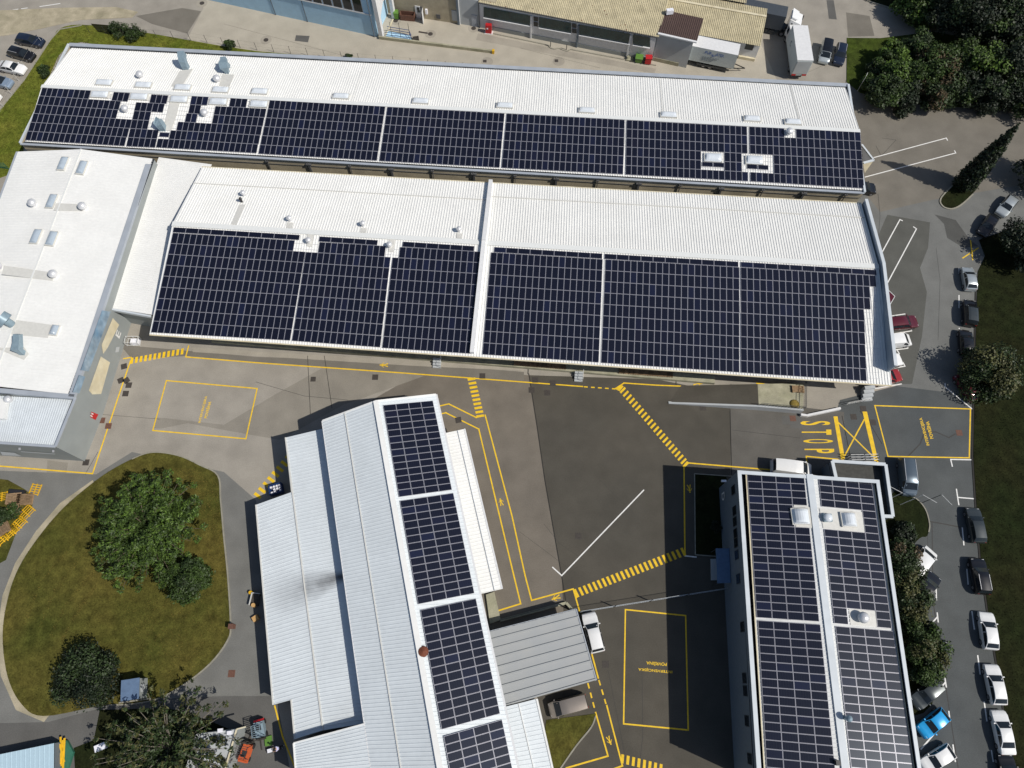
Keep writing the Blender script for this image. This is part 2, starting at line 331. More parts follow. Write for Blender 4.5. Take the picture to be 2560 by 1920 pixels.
for pts,w in (([(1500,560+640),(1600,1300)],.02),([(1605,1668),(1607,1840),(1600,1900)],.05),([(1520,1675),(1545,1800),(1565,1900)],.05),([(640,955),(760,990),(870,1000)],.05),([(1830,1075),(2000,1095)],.05),([(240,1035),(400,1048)],.04),
   ([(2270,1141),(2300,1110),(2310,1085),(2318,1080),(2340,1080),(2372,1094),(2388,1085)],.14),([(2325,1304),(2360,1310),(2400,1318)],.13),([(2330,1306),(2332,1500),(2395,1920)],.10),([(2340,620),(2350,700),(2345,850)],.04),
   ([(2195,485),(2200,540),(2195,600)],.05),([(2205,345),(2240,350),(2203,390),(2190,365)],.05),([(2000,190),(2110,140)],.03),([(1300,120),(1500,170)],.03),([(560,60),(900,150)],.03),([(245,1130),(213,1186)],.05),([(2318,1325),(2322,1480)],.04),([(1360,1310),(1400,1360),(1460,1400)],.03),([(1300,1330),(1420,1420)],.03)):
    strip(mb,pts,w,.0147)
struct('asphalt_crack',mb,'joint_soft')
# manholes and gully grates
def grate(p,s=.75,rz=0,m='iron'): 
    c=at(p); return MB().box((c.x,c.y,.0),(s,s,.024),rz).build('manhole_cover',m)
def manhole(p,r=.42):
    c=at(p); o=MB().tube((c.x,c.y,0),(c.x,c.y,.026),r,n=14).build('manhole_cover','iron'); return o
k=0
for p,rz,w in (((783,948),0,'square iron manhole cover south of the yellow walkway, left of the second joint'),((938,943),0,'square iron manhole cover under the small yellow walker sign'),((1206,940),0,'square iron gully on the yellow line above the short crossing'),((1329,975),0,'left of two square covers by the long asphalt joint'),((1368,982),0,'right of two square covers by the long asphalt joint'),((1338,950),0,'square cover above the yellow line by the long joint'),((1382,958),0,'square cover lying across the yellow line near its dashes'),
   ((1757,1019),0,'square cover at the foot of the ramp wall'),((310,916),.3,'dark square cover at the foot of the west hall facade'),((316,951),.7,'upper of two tilted covers on the yellow line by the west hall'),((302,951),.5,'lower of two tilted covers on the yellow line by the west hall'),((322,963),0,'square cover right of the yellow line by the west hall'),((314,984),0,'square cover below the pair by the west hall'),((215,1156),0,'small cover at the south corner of the grey annex'),
   ((1146,1050),.2,'dark square cover on the inner yellow walkway line'),((1446,1340),0,'small square cover in the open central yard'),((579,1684),0,'square rusty cover on the drive beside the lawn'),((2134,1042),0,'dark cover between the two thick yellow bars'),((2158,1022),0,'dark cover at the top of the right yellow bar'),((2182,1056),0,'pale grey cover beside the right yellow bar'),((1982,1046),0,'reddish cover on the dark patch left of STOP'),((2398,1082),0,'reddish cover on the cracked patch by the field'),((255,1051),0,'rusty red hydrant cover by the red sign'),((271,1065),0,'dark cover on the yellow line below the red sign'),
   ((1514,1661),0,'small square cover right of the carport')):
    o=grate(p,.8 if k else .7,rz,'rust_iron' if ('red' in w or 'rusty' in w) else 'iron'); tag(o,w,'manhole cover','square covers in the yard'); k+=1
for p,w in (((665,100),'round manhole in a pale collar above the grass strip'),((505,8),'round manhole in a pale collar left of the blue building'),((989,52),'round manhole beside the dumpster and bench'),((1076,85),'round manhole at the end of the slot drain'),((1184,71),'round manhole left of the red cabinet')):
    tag(manhole(p),w,'manhole cover','round manholes on the upper street')
    c=at(p); mb=MB(); mb.tube((c.x,c.y,0),(c.x,c.y,.016),.95,n=16); struct('manhole_collar',mb,'patch_conc')
for p,w in (((1391,152),'small square cover in a long pale collar behind the north hall'),((1212,153),'small square cover in a pale collar near the wall end')):
    tag(grate(p,.6),w,'manhole cover','small square covers on the upper street'); c=at(p); mb=MB(); mb.tube((c.x+.4,c.y-.1,0),(c.x+.4,c.y-.1,.014),1.0,n=14); struct('manhole_collar',mb,'patch_conc')
mb=MB(); strip(mb,[(1049,80),(1067,83)],.35,.02); tag(mb.build('slot_drain','iron'),'short dark slot drain leading into a round manhole','drain')
# ------------------------------------------------------------------ painted markings
def lines(name,segs,w,m,dash=None):
    mb=MB()
    for s in segs: strip(mb,s,w,ZL,dash)
    return struct(name,mb,m)
lines('yellow_walkway_line',[[(309.6,896.6),(328,893.7)],[(326.5,902),(306.7,960.3),(231.5,1184.2),(-40,1162)],[(471.6,864.8),(464.4,892.3),(640,906.8),(1000,932),(1280,953),(1456.5,966.4)],
 [(1537,972.5),(1560,957.6),(1640,963),(1894,972.8)],[(1722.7,1157.6),(1920,1174),(1960,1178)],[(1710,1167),(1712,1371),(1713,1389.7)],
 [(1097,1015.6),(1121.7,1009.8),(1191,1044)],[(1213,1038),(1280,1290),(1313,1440),(1329,1501),(1433,1472.4),(1449,1528)],[(1479.6,1635),(1495.5,1694.6)],[(1517,1764),(1556,1914.5),(1530,1924)],
 [(1103,1034.6),(1114.5,1032),(1197,1072.8),(1280,1420),(1301.7,1509.4),(1248,1526)],[(1489.8,1784),(1520,1890),(1416,1920)],[(2015.5,1140.8),(2108,1149.5)],[(2015.5,1140.8),(2018.4,1177)],
 [(687,1765),(706,1840),(740,1925)]],.17,'yellow')
lines('yellow_dashed_line',[[(1460,967),(1537,972.3)]],.17,'yellow',(.5,.45))
lines('yellow_dashed_line',[[(1469.5,1707.6),(1489.8,1784)],[(1497,1700),(1515,1760)]],.17,'yellow',(.6,.45))
rects=[[(416.2,951.6),(643,971.4),(614.8,1097),(382,1076.3)],[(1563.5,1524),(1714,1539),(1720.5,1825),(1559,1809.5)],[(2187,1014),(2426,1022.5),(2423,1144.6),(2220,1141)]]
for r in rects: lines('yellow_box_marking',[r+[r[0]]],.16,'yellow')
def crossing(A,B,n,h,w,ends=True):
    mb=MB(); A=V((*A,0));B=V((*B,0)); d=(B-A).normalized(); h=V((*h,0))
    for i in range(n):
        c=A.lerp(B,i/(n-1)); k=ZL+.0012
        P=[c-d*w-h,c+d*w-h,c+d*w+h,c-d*w+h]
        mb.quad(*[V((q.x,q.y,k)) for q in (at((p.x,p.y)) for p in P)])
    return struct('yellow_crossing',mb,'yellow')
crossing((329.8,901.9),(455.7,878.7),12,(-1,7.5),3.3)
crossing((1178.7,947.9),(1200.7,1040.1),10,(9.5,-1.5),2.9)
crossing((1556.9,975.5),(1709,1153),21,(6.2,-6.3),2.7)
crossing((1441,1483),(1708,1379.6),24,(4.8,9.8),3.1)
crossing((1556,1897),(1652,1921),8,(-1,11),3.6)
crossing((644.3,1239),(722,1146),8,(8,6),3.9)
mb=MB()
for q in ([(1539,973),(1549,978),(1559,966),(1552,961)],[(1706,1166),(1712,1168),(1724,1157),(1717,1153)],[(1433,1473),(1441,1476),(1446,1492),(1440,1497)],[(2083.5,1041),(2093.6,1041),(2112.4,1148),(2102.3,1148)],[(2155.8,1028),(2167.4,1029.4),(2196.3,1156.8),(2186.2,1155.3)],[(1889,957),(1912,958),(1900,970)]):
    mb.quad(*[V((p.x,p.y,ZL+.0016)) for p in map(at,q)])
struct('yellow_bar_marking',mb,'yellow')
lines('yellow_cross_marking',[[(2096.5,1057),(2180.4,1139.4)],[(2160,1049.7),(2112.4,1138)],[(2426.3,601.5),(2431.6,649.3)],[(2445,620.3),(2407,645)]],.17,'yellow')
lines('white_parking_line',[[(1609,1225.6),(1404.4,1438.9),(1381.9,1418.6)],[(2184.7,394),(2365.6,345.2),(2368.5,350.7)],[(2163,442.7),(2389.3,382.5),(2386.4,377)],[(2204.4,632),(2249.9,548.9),(2255.7,551.8)],[(2218,708.6),(2291.2,572),(2284,567.4)],
 [(2229.6,835.3),(2278.8,827.2),(2277.6,823)],[(2235.4,875),(2270,870.6),(2267.2,863.4)],[(2236.8,919.8),(2262.3,915.5),(2258,906.8)],[(2252,831),(2254,836)],[(2243,876),(2248,884)],[(2362.7,959),(2362.7,967.2),(2432,1024)],[(2427.8,1149.5),(2376.6,1148.6),(2380.6,1165.4)],
 [(2396,1243.6),(2439.4,1247.3)],[(2391,1223.3),(2396.8,1261.5)],[(2307.7,1583.2),(2343,1542.7)],[(2343,1532.6),(2345.3,1554.3)],[(2353.4,1613),(2355.5,1634.4)],[(2330,1640),(2353.5,1625)],[(2362,1694),(2365.6,1717)],[(2320,1760),(2363,1706)],[(2372,1779),(2374.9,1802.3)],[(2372.8,1791.5),(2302.5,1872.6)],[(2382.4,1863),(2388,1903)],[(2340,1472),(2341,1500)],
 [(2397.4,739),(2397.4,769.3)],[(2398,820.8),(2398,834.4)],[(2397.4,671),(2397.4,684)],[(2405.5,1320),(2409.6,1362)],[(2417,1424),(2420,1460)],[(2429.8,1529.7),(2435.6,1572.5)],[(2444.3,1639.6),(2450,1684.5)],[(2460.5,1755.4),(2466.8,1801.7)],[(2478.4,1877),(2482.8,1903)],[(100,16.5),(150,9)],[(54,22),(68,20)],[(32,25),(45,23)],[(2175,974),(2253,960)],[(1713,1389.7),(1740,1392.6)],[(2228,790),(2262,785)]],.15,'white_paint')
# lettering on the ground
def ground_text(s,a,b,hpx,m='yellow'):     # a->b baseline in px, hpx: pixel where top of first letter lies
    A,B,H=at(a),at(b),at(hpx); x=(B-A); y=(H-A); x.z=y.z=0
    mb=MB(); text_into(mb,s,(A.x,A.y,ZL+.001),x.normalized(),y.normalized(),x.length,y.length); return struct('yellow_lettering',mb,m)
ground_text('INTERVENCIJSKA',(503,1057.5),(520,990.5),(495.5,1057))
ground_text('POVRŠINA',(517.5,1046),(528.5,1004.5),(508.5,1045))
ground_text('INTERVENCIJSKA',(1681,1675),(1596,1668),(1680.5,1683.5))
ground_text('POVRŠINA',(1667,1657),(1616,1653),(1666.5,1667))
ground_text('INTERVENCIJSKA',(2326,1113),(2307,1044),(2316.5,1114))
ground_text('POVRŠINA',(2334,1096),(2322,1053),(2323.5,1098))
for ch,y0,y1,dx in (('S',1053,1063,0),('T',1074,1087,3),('O',1098,1108,7),('P',1122,1133,10)):
    ground_text(ch,(2001+dx,y0),(2001.5+dx,y1),(2075+dx,y0))
def walker(head,feet,spread=.55):
    Hd,Ft=at(head),at(feet); L=(Ft-Hd).length; d=(Ft-Hd)/L; n=V((-d.y,d.x,0)); z=ZL+.0015; mb=MB()
    P=lambda a,b:V(((Hd+d*(a*L)+n*(b*L)).x,(Hd+d*(a*L)+n*(b*L)).y,z))
    mb.add([P(.09+.09*math.cos(t),.09*math.sin(t)) for t in [i*math.pi/4 for i in range(8)]],[tuple(range(8))])
    mb.quad(P(.2,-.12),P(.2,.12),P(.55,.1),P(.55,-.1)); mb.quad(P(.22,.13),P(.3,.13),P(.56,.3),P(.5,.34)); mb.quad(P(.22,-.13),P(.3,-.13),P(.56,-.27),P(.5,-.31))
    mb.quad(P(.56,-.1),P(.56,0),P(1,-.1),P(1,-.24)); mb.quad(P(.56,.0),P(.56,.1),P(1,.26),P(1,.12)); return struct('yellow_walker_symbol',mb,'yellow')
for a,b in (((949,912.5),(970,913)),((1756,959),(1733,958)),((1250,1246),(1255,1264)),((1379,1499),(1400,1491)),((1725,1232),(1722,1212)),((1528,1862),(1519,1841))): walker(a,b)
# ------------------------------------------------------------------ lawns, verges, kerbs
isl=spline([(331,1148),(370,1133),(408,1132),(455,1142),(500,1163),(545,1189),(552,1250),(560,1340),(570,1440),(577,1560),(570,1600),(530,1655),(470,1705),(400,1745),(330,1760),(250,1765),(110,1790),(55,1760),(20,1690),(8,1590),(20,1500),(48,1420),(100,1340),(160,1270),(230,1210),(280,1175)],5,True)
def lawn(name,pts,z,m):
    P=[at(p) for p in pts]; mb=MB(); mb.prism(P,.0,z); return struct(name,mb,m)
poly_sheet('gravel_edge',[(232,1200),(150,1258),(90,1328),(38,1408),(6,1490),(-8,1590),(2,1690),(40,1775),(110,1805),(130,1780),(70,1740),(40,1600),(60,1450),(120,1350),(240,1220)],.0155,'gravel')
lawn('lawn_island',isl,.10,'grass_dry')
def kerb(pts,w=.16,h=.12,m='kerb',closed=False):
    mb=MB(); P=[at(p) for p in pts]
    if closed: P.append(P[0])
    for a,b in zip(P[:-1],P[1:]): mb.bar((a.x,a.y,0),(b.x,b.y,0),w,h+random.uniform(0,.003))
    return struct('kerb',mb,m)
kerb(isl[:len(isl)*15//26])
lawn('lawn_north_west',spline([(60,420),(0,445),(-80,500),(-80,330),(0,272),(60,200),(128,100),(150,72),(200,62),(300,72),(400,88),(640,128),(880,147),(860,166),(640,150),(300,120),(172,112),(110,225),(60,350)],3,True),.05,'grass')
kerb([(-60,318),(0,275),(60,202),(126,101),(150,74),(205,64)],.2,.10)
lawn('field',[(2447,600),(2462,640),(2444,680),(2440,800),(2436,1000),(2433,1140),(2440,1250),(2452,1400),(2472,1540),(2503,1720),(2535,1960),(3200,1960),(3200,500),(2560,560)],.06,'grass_dark')
kerb([(2440,690),(2437,800),(2433,1000),(2430,1140),(2437,1250),(2449,1400),(2469,1540),(2500,1720),(2532,1960)],.2,.06,'joint')
lawn('verge',[(2117,95),(2200,96),(2330,80),(2450,100),(2700,130),(2700,285),(2400,268),(2250,258),(2150,232),(2116,205)],.06,'grass_verge')
lawn('verge_north',[(2165,0),(2290,38),(2420,82),(2700,150),(2700,-300),(2000,-300)],.06,'grass_dark')
kerb([(2140,-10),(2165,2),(2290,41),(2420,84),(2450,98),(2560,130)],.25,.12)
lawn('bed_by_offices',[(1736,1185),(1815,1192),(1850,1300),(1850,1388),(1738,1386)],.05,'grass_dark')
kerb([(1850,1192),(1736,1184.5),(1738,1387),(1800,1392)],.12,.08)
lawn('bed_east',spline([(2225,1240),(2262,1238),(2290,1248),(2312,1275),(2322,1310),(2318,1340),(2300,1345),(2280,1380),(2300,1480),(2330,1640),(2330,1760),(2250,1760),(2200,1400)],3,True),.05,'grass_dark')
kerb(spline([(2262,1237),(2290,1247),(2313,1274),(2323,1310),(2321,1330)],4),.14,.12)
lawn('planter_island',spline([(2353,497),(2356,515),(2378,521),(2400,512),(2432,484),(2446,462),(2432,446),(2410,440),(2385,458)],4,True),.08,'grass_dark')
kerb(spline([(2400,446),(2353,494),(2356,516),(2378,523),(2402,513),(2432,486)],5),.2,.13)
lawn('lawn_by_carport',[(1366,1800),(1490,1784),(1487,1800),(1450,1850),(1400,1925),(1350,1925)],.07,'grass_dry')
kerb(spline([(1489,1790),(1478,1818),(1440,1865),(1395,1930)],4),.16,.12)
lawn('weedy_bank',[(-80,30),(10,26),(150,20),(290,18),(345,30),(330,44),(200,50),(110,70),(20,88),(-80,100)],.05,'gravel')
lawn('rough_ground',[(-60,1190),(20,1200),(60,1222),(85,1240),(80,1270),(45,1320),(15,1400),(-60,1440)],.05,'grass_dry')
lawn('rough_ground_south',[(250,1775),(420,1770),(520,1800),(590,1830),(560,1960),(190,1960),(185,1870),(235,1850)],.05,'grass_dark')
lawn('scrub_edge',[(228,60),(300,66),(350,78),(360,92),(300,90),(245,80)],.08,'grass_dark')
# ================================================================= BUILDINGS
def onvert(p,A,B,off=0.0):          # pixel -> point on vertical plane through ground points A,B
    d=(B-A); n=V((d.y,-d.x,0)).normalized()
    if n.dot(V((0,0,0))-A)<0: n=-n     # towards the camera
    q=onplane(p,A+n*off,n); return q
def bld(name,label,c,group=None): return thing(name,label,'building',(c.x,c.y,0),0,group)
def dome_skylight(par,c,along,L=2.6,W=1.25,h=.30,n=None,grey='dome',rise=.34):
    """curb plus barrel-shaped acrylic dome; c on roof, along = unit vector of the long side"""
    u=V(along).normalized(); n=V(n or (0,0,1)).normalized(); w=n.cross(u).normalized(); c=V(c)
    mb=MB(); B=[c+u*(a*L/2)+w*(b*W/2)-n*.1 for a,b in ((-1,-1),(1,-1),(1,1),(-1,1))]
    mb.hexa(B,[p+n*(h+.1) for p in B]); o=mb.build('skylight','flash',par)
    m2=MB(); K=7; rows=[]
    for a,s in ((-1,.0),(-.86,.75),(-.6,1),(.6,1),(.86,.75),(1,0)):
        rows.append([c+u*(a*L*.46)+w*((2*j/K-1)*W*.46)+n*(h+rise*s*math.sin(math.pi*j/K)**.7 if 0<j<K else h) for j in range(K+1)])
    for r0,r1 in zip(rows[:-1],rows[1:]):
        for j in range(K): m2.quad(r0[j],r1[j],r1[j+1],r0[j+1])
    m2.build('dome',grey,o,smooth=True); return o
def ventilator(par,c,r=.55,h=.35):
    c=V(c); o=MB().tube(c-V((0,0,.15)),c+V((0,0,h)),r*.62,n=12).build('roof_ventilator','alu',par)
    mb=MB(); mb.tube(c+V((0,0,h-.02)),c+V((0,0,h+.12)),r*.7,r*.98,n=16); mb.sphere(c+V((0,0,h+.12+r*.25)),r,16,8,.85,-.35); mb.build('turbine_dome','alu',o,smooth=True); return o
def duct(par,c,path,sz,m='steel'):
    """bent rectangular duct: path of (dx,dy,dz,scale)"""
    mb=MB(); c=V(c); pts=[c+V(p[:3]) for p in path]; rings=[]
    for i,p in enumerate(pts):
        t=(pts[min(i+1,len(pts)-1)]-pts[max(i-1,0)]).normalized(); s=path[i][3]*sz
        a=V((1,0,0)); a=(a-t*a.dot(t)).normalized(); b=t.cross(a)
        rings.append([p+a*s/2*x+b*s/2*y for x,y in ((-1,-1),(1,-1),(1,1),(-1,1))])
    for r0,r1 in zip(rings[:-1],rings[1:]):
        for j in range(4): mb.quad(r0[j],r0[(j+1)%4],r1[(j+1)%4],r1[j])
    mb.quad(*rings[0]); mb.quad(*rings[-1]); return mb.build('vent_duct',m,par)
def sheet_on(par,name,pts,pl,m,lift=.06,th=.04):
    P=[onplane(p,pl[0]+pl[1]*lift,pl[1]) for p in pts]; mb=MB(); mb.hexa(P,[p+pl[1]*th for p in P]); return mb.build(name,m,par)
# ------------------------------------------------ north hall
NL,NR=at((178,120),6.0),at((2114,219),6.0); RL,RR=at((104,216.5),7.1),at((2150,328),7.1); SL,SR=at((63,353.8),6.0),at((2157,476),6.0)
H1=bld('factory_hall','longest white hall at the top, low gabled roof with solar fields on its near slope',(NL+SR)/2)
H1S=plane_of(RL,RR,SR); H1N=plane_of(NL,NR,RR)
mb=MB(); mb.corrug(RL,RR,SR,SL); mb.corrug(RL,RR,NR,NL); H1r=mb.build('roof','roof_white',H1)
mb=MB(); u=V((0,0,.05)); mb.bar(RL+u,RR+u,.62,.06); mb.build('ridge_cap','cap',H1r)
for t in (.385,.585,.765,.93):     # sheet joints
    a=NL.lerp(NR,t); b=RL.lerp(RR,t); mb=MB(); mb.bar(a+V((0,0,.04)),b+V((0,0,.04)),.06,.02); mb.build('roof_seam','flash',H1r)
nA,nB,sA,sB=at((173,112),6.1),at((2119.5,213.5),6.1),at((52,360.5),5.85),at((2160,483),5.85)
mb=MB(); mb.bar(nA,nB,.62,.12); mb.bar(sA,sB,.34,.12); mb.build('coping','coping',H1)
MB().bar(nA.lerp(sA,.003)+V((0,0,.001)),sA+V((0,0,.05)),.22,.3).build('verge_trim','coping_light',H1); MB().bar(nB+V((0,0,.002)),sB+V((0,0,.06)),.3,.3).build('verge_trim','coping_light',H1)
mb=MB(); mb.bar((NL+nA)/2-V((0,0,.15)),(NR+nB)/2-V((0,0,.15)),.45,.1); mb.bar((SL+sA)/2-V((0,0,.1)),(SR+sB)/2-V((0,0,.1)),.40,.1); mb.build('gutter','gutter',H1)
W1=[nA,nB,sB+V((0,.05,0)),sA+V((0,.05,0))]
mb=MB(); mb.skirt([V((p.x,p.y,5.8)) for p in W1]); H1w=mb.build('wall','wall_beige',H1)
mb=MB(); mb2=MB(); s0=V((sA.x,sA.y,0)); s1=V((sB.x,sB.y,0)); dr=(s1-s0).normalized(); nn=V((dr.y,-dr.x,0))
if nn.y>0: nn=-nn
mb2.bar(s0+nn*.03+V((0,0,4.75)),s1+nn*.03+V((0,0,4.75)),.05,.05)
mb2.build('wall_ledge','wall_dark',H1)
for i in range(-1,14):
    x=770+103.6*i; q=onvert((x,403+(x-745)*.0583),s0,s1)
    b=V((q.x,q.y,0))+nn*.1; mb=MB()
    if i%2==0:
        mb.bar(b-dr*.14,b+dr*.14,.22,5.4); mb.bar(b-dr*.4+V((0,0,5.1)),b+dr*.4+V((0,0,5.1)),.34,.22)
    else: mb.bar(b-dr*.05,b+dr*.05,.12,5.5); mb.bar(b-dr*.22+V((0,0,5.3)),b+dr*.22+V((0,0,5.3)),.28,.2)
    mb.build('downpipe' if i%2 else 'wall_bracket','wall_dark',H1)
ux=(RR-RL).normalized()
for p in ((262,209),(360,215),(458,221),(552.6,227),(650,231)): dome_skylight(H1,onplane(p,*H1N),ux,2.5,1.2,n=H1N[1])
for p in ((853,243),(1052,255),(1262,266),(1467,278),(1671,289.5),(1879,299),(1981,307)): dome_skylight(H1,onplane(p,*H1N),ux,2.5,1.1,n=H1N[1])
for p in ((251,238),(349,243.5),(449,250),(547,256),(648,262)): dome_skylight(H1,onplane(p,*H1S),ux,2.7,1.15,n=H1S[1])
for p in ((1782,396),(1885,402)): dome_skylight(H1,onplane(p,*H1S),ux,2.6,1.45,n=H1S[1])
for p,pl in (((353,193),H1N),((545,203),H1N),((316,278),H1S),((514,288),H1S),((1970,335),H1S)): ventilator(H1,onplane(p,*pl),.55)
duct(H1,onplane((466,171),*H1N),[(0,0,-.1,1),(0,0,.7,1),(0,.1,1.3,1.05),(-.05,.55,1.75,1.1),(-.1,1.15,1.85,1.15)],.88)
duct(H1,onplane((569,182),*H1N),[(0,0,-.1,.55),(0,0,.5,.55),(-.1,.1,.75,1.1),(-.2,.7,1.15,1.2),(-.25,1.1,1.3,.75),(-.3,1.5,1.4,.75)],1.1)
duct(H1,onplane((408,322),*H1S),[(0,0,-.1,.9),(0,0,.45,.9),(-.1,.1,.8,1.0),(-.35,.35,1.1,1.05),(-.6,.45,1.15,1.05)],1.0)
for q,pl in (([(449,178),(482,172),(455,216),(428,216)],H1N),([(556,186),(585,187),(575,216),(548,214)],H1N),([(424,256),(450,258),(428,328),(408,325)],H1S),([(236,243),(278,246),(280,235),(240,232)],H1S),([(334,249),(376,252),(380,242),(338,238)],H1S)): sheet_on(H1,'roof_flashing',q,pl,'flash')
# small canopy on the east wall
cn=thing('entrance_canopy','small white triangular canopy with a dark top on the east end of the longest hall','canopy',at((2172,390)))
P=[at(p,3.2) for p in ((2154,362),(2184,401),(2158,408))]
mb=MB(); mb.prism(P,3.0,3.2); mb.build('canopy_top','wall_dark',cn)
mb=MB(); mb.bar(P[0],P[1],.25,.12); mb.bar(P[1],P[2],.35,.12); mb.build('canopy_frame','coping_light',cn)
a,b=at((2183,403),3.0),at((2158,410),3.0); c=at((2162,432),.6); mb=MB(); mb.quad(a,b,c); mb.quad(a+V((.02,.02,0)),c+V((.02,.02,0)),b+V((.02,.02,0))); mb.build('canopy_flap','wall_cream',cn)
# ------------------------------------------------ south hall
zN,zR,zS=6.0,7.2,5.6
nL,nR=at((505,417),zN),at((2153,508),zN); rL,rR=at((431,560),zR),at((2197,667),zR); sL,sR=at((373.5,835.5),zS),at((2230,963),zS)
H2=bld('factory_hall','wide white hall in the middle, split by a raised strip, near slope covered in panels',(nL+sR)/2)
H2S=plane_of(rL,rR,sL); H2N=plane_of(nL,nR,rR)
mN,mR,mS=nL.lerp(nR,.444),rL.lerp(rR,.4475),sL.lerp(sR,.4415)
mb=MB(); mb.corrug(rL,mR,mS,sL); mb.corrug(mR,rR,sR,mS,.36,.06,.065,.03); mb.corrug(nL,mN,mR,rL); mb.corrug(mN,nR,rR,mR,.36,.06,.065,.03); H2r=mb.build('roof','roof_white',H2)
mb=MB(); mb.bar(rL+u,rR+u,.75,.07); mb.build('ridge_cap','cap',H2r)
mb=MB(); mb.bar(nL.lerp(rL,.3)+u,mN.lerp(mR,.3)+u,.10,.05); mb.bar(mN.lerp(mR,.24)+u,nR.lerp(rR,.24)+u,.12,.05); mb.build('roof_seam','flash',H2r)
mb=MB(); mb.bar(mN,mR,.55,.75); mb.bar(mR+V((0,0,.001)),mS.lerp(mR,.02),.55,.62); mb.build('fire_wall','wall_white',H2)
mb=MB(); mb.bar(nL+V((0,0,-.12)),nR+V((0,0,-.12)),.18,.14); mb.bar(sL+V((0,-.06,-.14)),sR+V((0,-.06,-.14)),.16,.12); mb.build('gutter','wall_cream',H2)
gN,gR,gS=at((2157,507),6.0),at((2199.5,666),7.15),at((2217.5,930),5.75)
mb=MB()
for a,b,za,zb in ((gN,gR,6.85,8.05),(gR,gS,8.05,7.8)):
    d=(b-a); n=V((-d.y,d.x,0)).normalized()*.2; n=n if n.x>0 else -n
    mb.hexa([V((p.x,p.y,0)) for p in (a,b,b+n,a+n)],[V((a.x,a.y,za)),V((b.x,b.y,zb)),V((b.x+n.x,b.y+n.y,zb)),V((a.x+n.x,a.y+n.y,za))])
H2p=mb.build('gable_parapet','wall_bluegrey',H2)
mb=MB(); mb.bar(V((gN.x+.1,gN.y,6.85)),V((gR.x+.1,gR.y,8.05)),.42,.06); mb.bar(V((gR.x+.1,gR.y,8.055)),V((gS.x+.1,gS.y,7.805)),.42,.06); mb.build('parapet_coping','coping_light',H2p)
rec=3.6; wS0,wS1=V((sL.x+.4,sL.y+rec,0)),V((gS.x-.1,sR.y+rec,0))
mb=MB(); mb.skirt([V((nL.x+.3,nL.y-.3,5.8)),V((gN.x-.1,nR.y-.3,5.8)),V((wS1.x,wS1.y,5.9)),V((wS0.x,wS0.y,5.9))]); mb.build('wall','wall_slate',H2)
d=(wS1-wS0)
for i in range(13):
    q=wS0+d*(.03+.075*i); 
    if i%3!=1: MB().bar(q+V((0,-.03,.9)),q+d*.055+V((0,-.03,.9)),.05,2.6).build('dock_door','wall_dark',H2)
mb=MB(); mb.bar(V((sL.x+6,sL.y+1.9,0)),V((sR.x-21,sR.y+2.9,0)),1.1,.55) ; mb.build('dock_ledge','concrete',H2)
mb=MB(); a,b=at((1207,897),3.2),at((1290,902),3.2); mb.corrug(a,b,b+V((0,1.2,.25)),a+V((0,1.2,.25)),.3); mb.build('awning','coping',H2)
for p,r in (((611,489),.36),((726,552),.37),((909,565),.37),((1148,579),.37)): ventilator(H2,onplane(p,*H2N),r,.5)
for p in ((773,606),(975,617)): ventilator(H2,onplane(p,*H2S),.40,.4)
o=MB(); c=onplane((605,505),*H2N); o.tube(c,c+V((0,0,.75)),.16,n=10); o.sphere(c+V((0,0,.75)),.24,10,5); o.build('flue_pipe','black_plastic',H2,smooth=True)
for q,pl in (([(599,512),(613,512),(592,562),(578,561)],H2N),([(718,556),(733,557),(730,571),(716,570)],H2N),([(903,570),(917,571),(915,582),(901,581)],H2N),([(1141,583),(1156,584),(1155,597),(1141,596)],H2N),([(769,585),(785,586),(781,617),(767,616)],H2S),([(973,596),(987,597),(984,630),(971,629)],H2S)): sheet_on(H2,'roof_flashing',q,pl,'flash')
# ------------------------------------------------ link building
a,b,c,d=at((397,393),5.3),at((516,411),5.3),at((378,789),4.9),at((262,768),4.9)
LK=bld('link_building','narrow plain white roof between the west hall and the wide middle hall',(a+c)/2)
e=at((431,577),5.1); mb=MB(); mb.corrug(a,d,c+V((.8,0,0)),b+V((.8,0,0)),.33,.05,.03); mb.build('roof','roof_white',LK)
mb=MB(); mb.bar(d-V((0,.1,.45)),c-V((0,.1,.45)),.25,.5); mb.build('fascia','coping_light',LK)
mb=MB(); mb.skirt([V((p.x,p.y,4.7)) for p in (a,b,c+V((0,.3,0)),d+V((0,.3,0)))]); mb.build('wall','wall_grey',LK)
# ------------------------------------------------ west hall
ze,zr=6.6,7.1
eN,eS=at((384,397),ze),at((173,986),ze); kN,kS=at((203,373),zr),at((-24,964),zr); wN,wS=at((45,379),ze),at((-172,955),ze)
H3=bld('factory_hall','white hall at the left edge with two rows of skylights and silver roof ventilators',(eN+kS)/2)
H3E=plane_of(eN,eS,kS); H3W=plane_of(wN,wS,kN)
mb=MB(); mb.corrug(kN,kS,eS,eN,.45,.04,.025,.02); mb.corrug(kN,kS,wS,wN,.45,.04,.025,.02); H3r=mb.build('roof','roof_white',H3)
mb=MB(); mb.bar(kN+u,kS+u,.2,.03); mb.build('ridge_cap','cap',H3r)
f1,f2=at((319.7,834.5)),at((257,1037)); fd=(f2-f1).normalized(); f0=f1-fd*((f1-V((eN.x,eN.y,0))).length); f0=V((eN.x+.75,eN.y,0))
F2=f2; F1=f1
q=lambda p,z:V((p.x,p.y,z))
mb=MB(); mb.skirt([q(eN,6.5),q(F1.lerp(F2,-1.98),6.5),q(F2,6.5),q(wS+V((0,.2,0)),6.5),q(wN,6.5)]); mb.build('wall','wall_grey',H3)
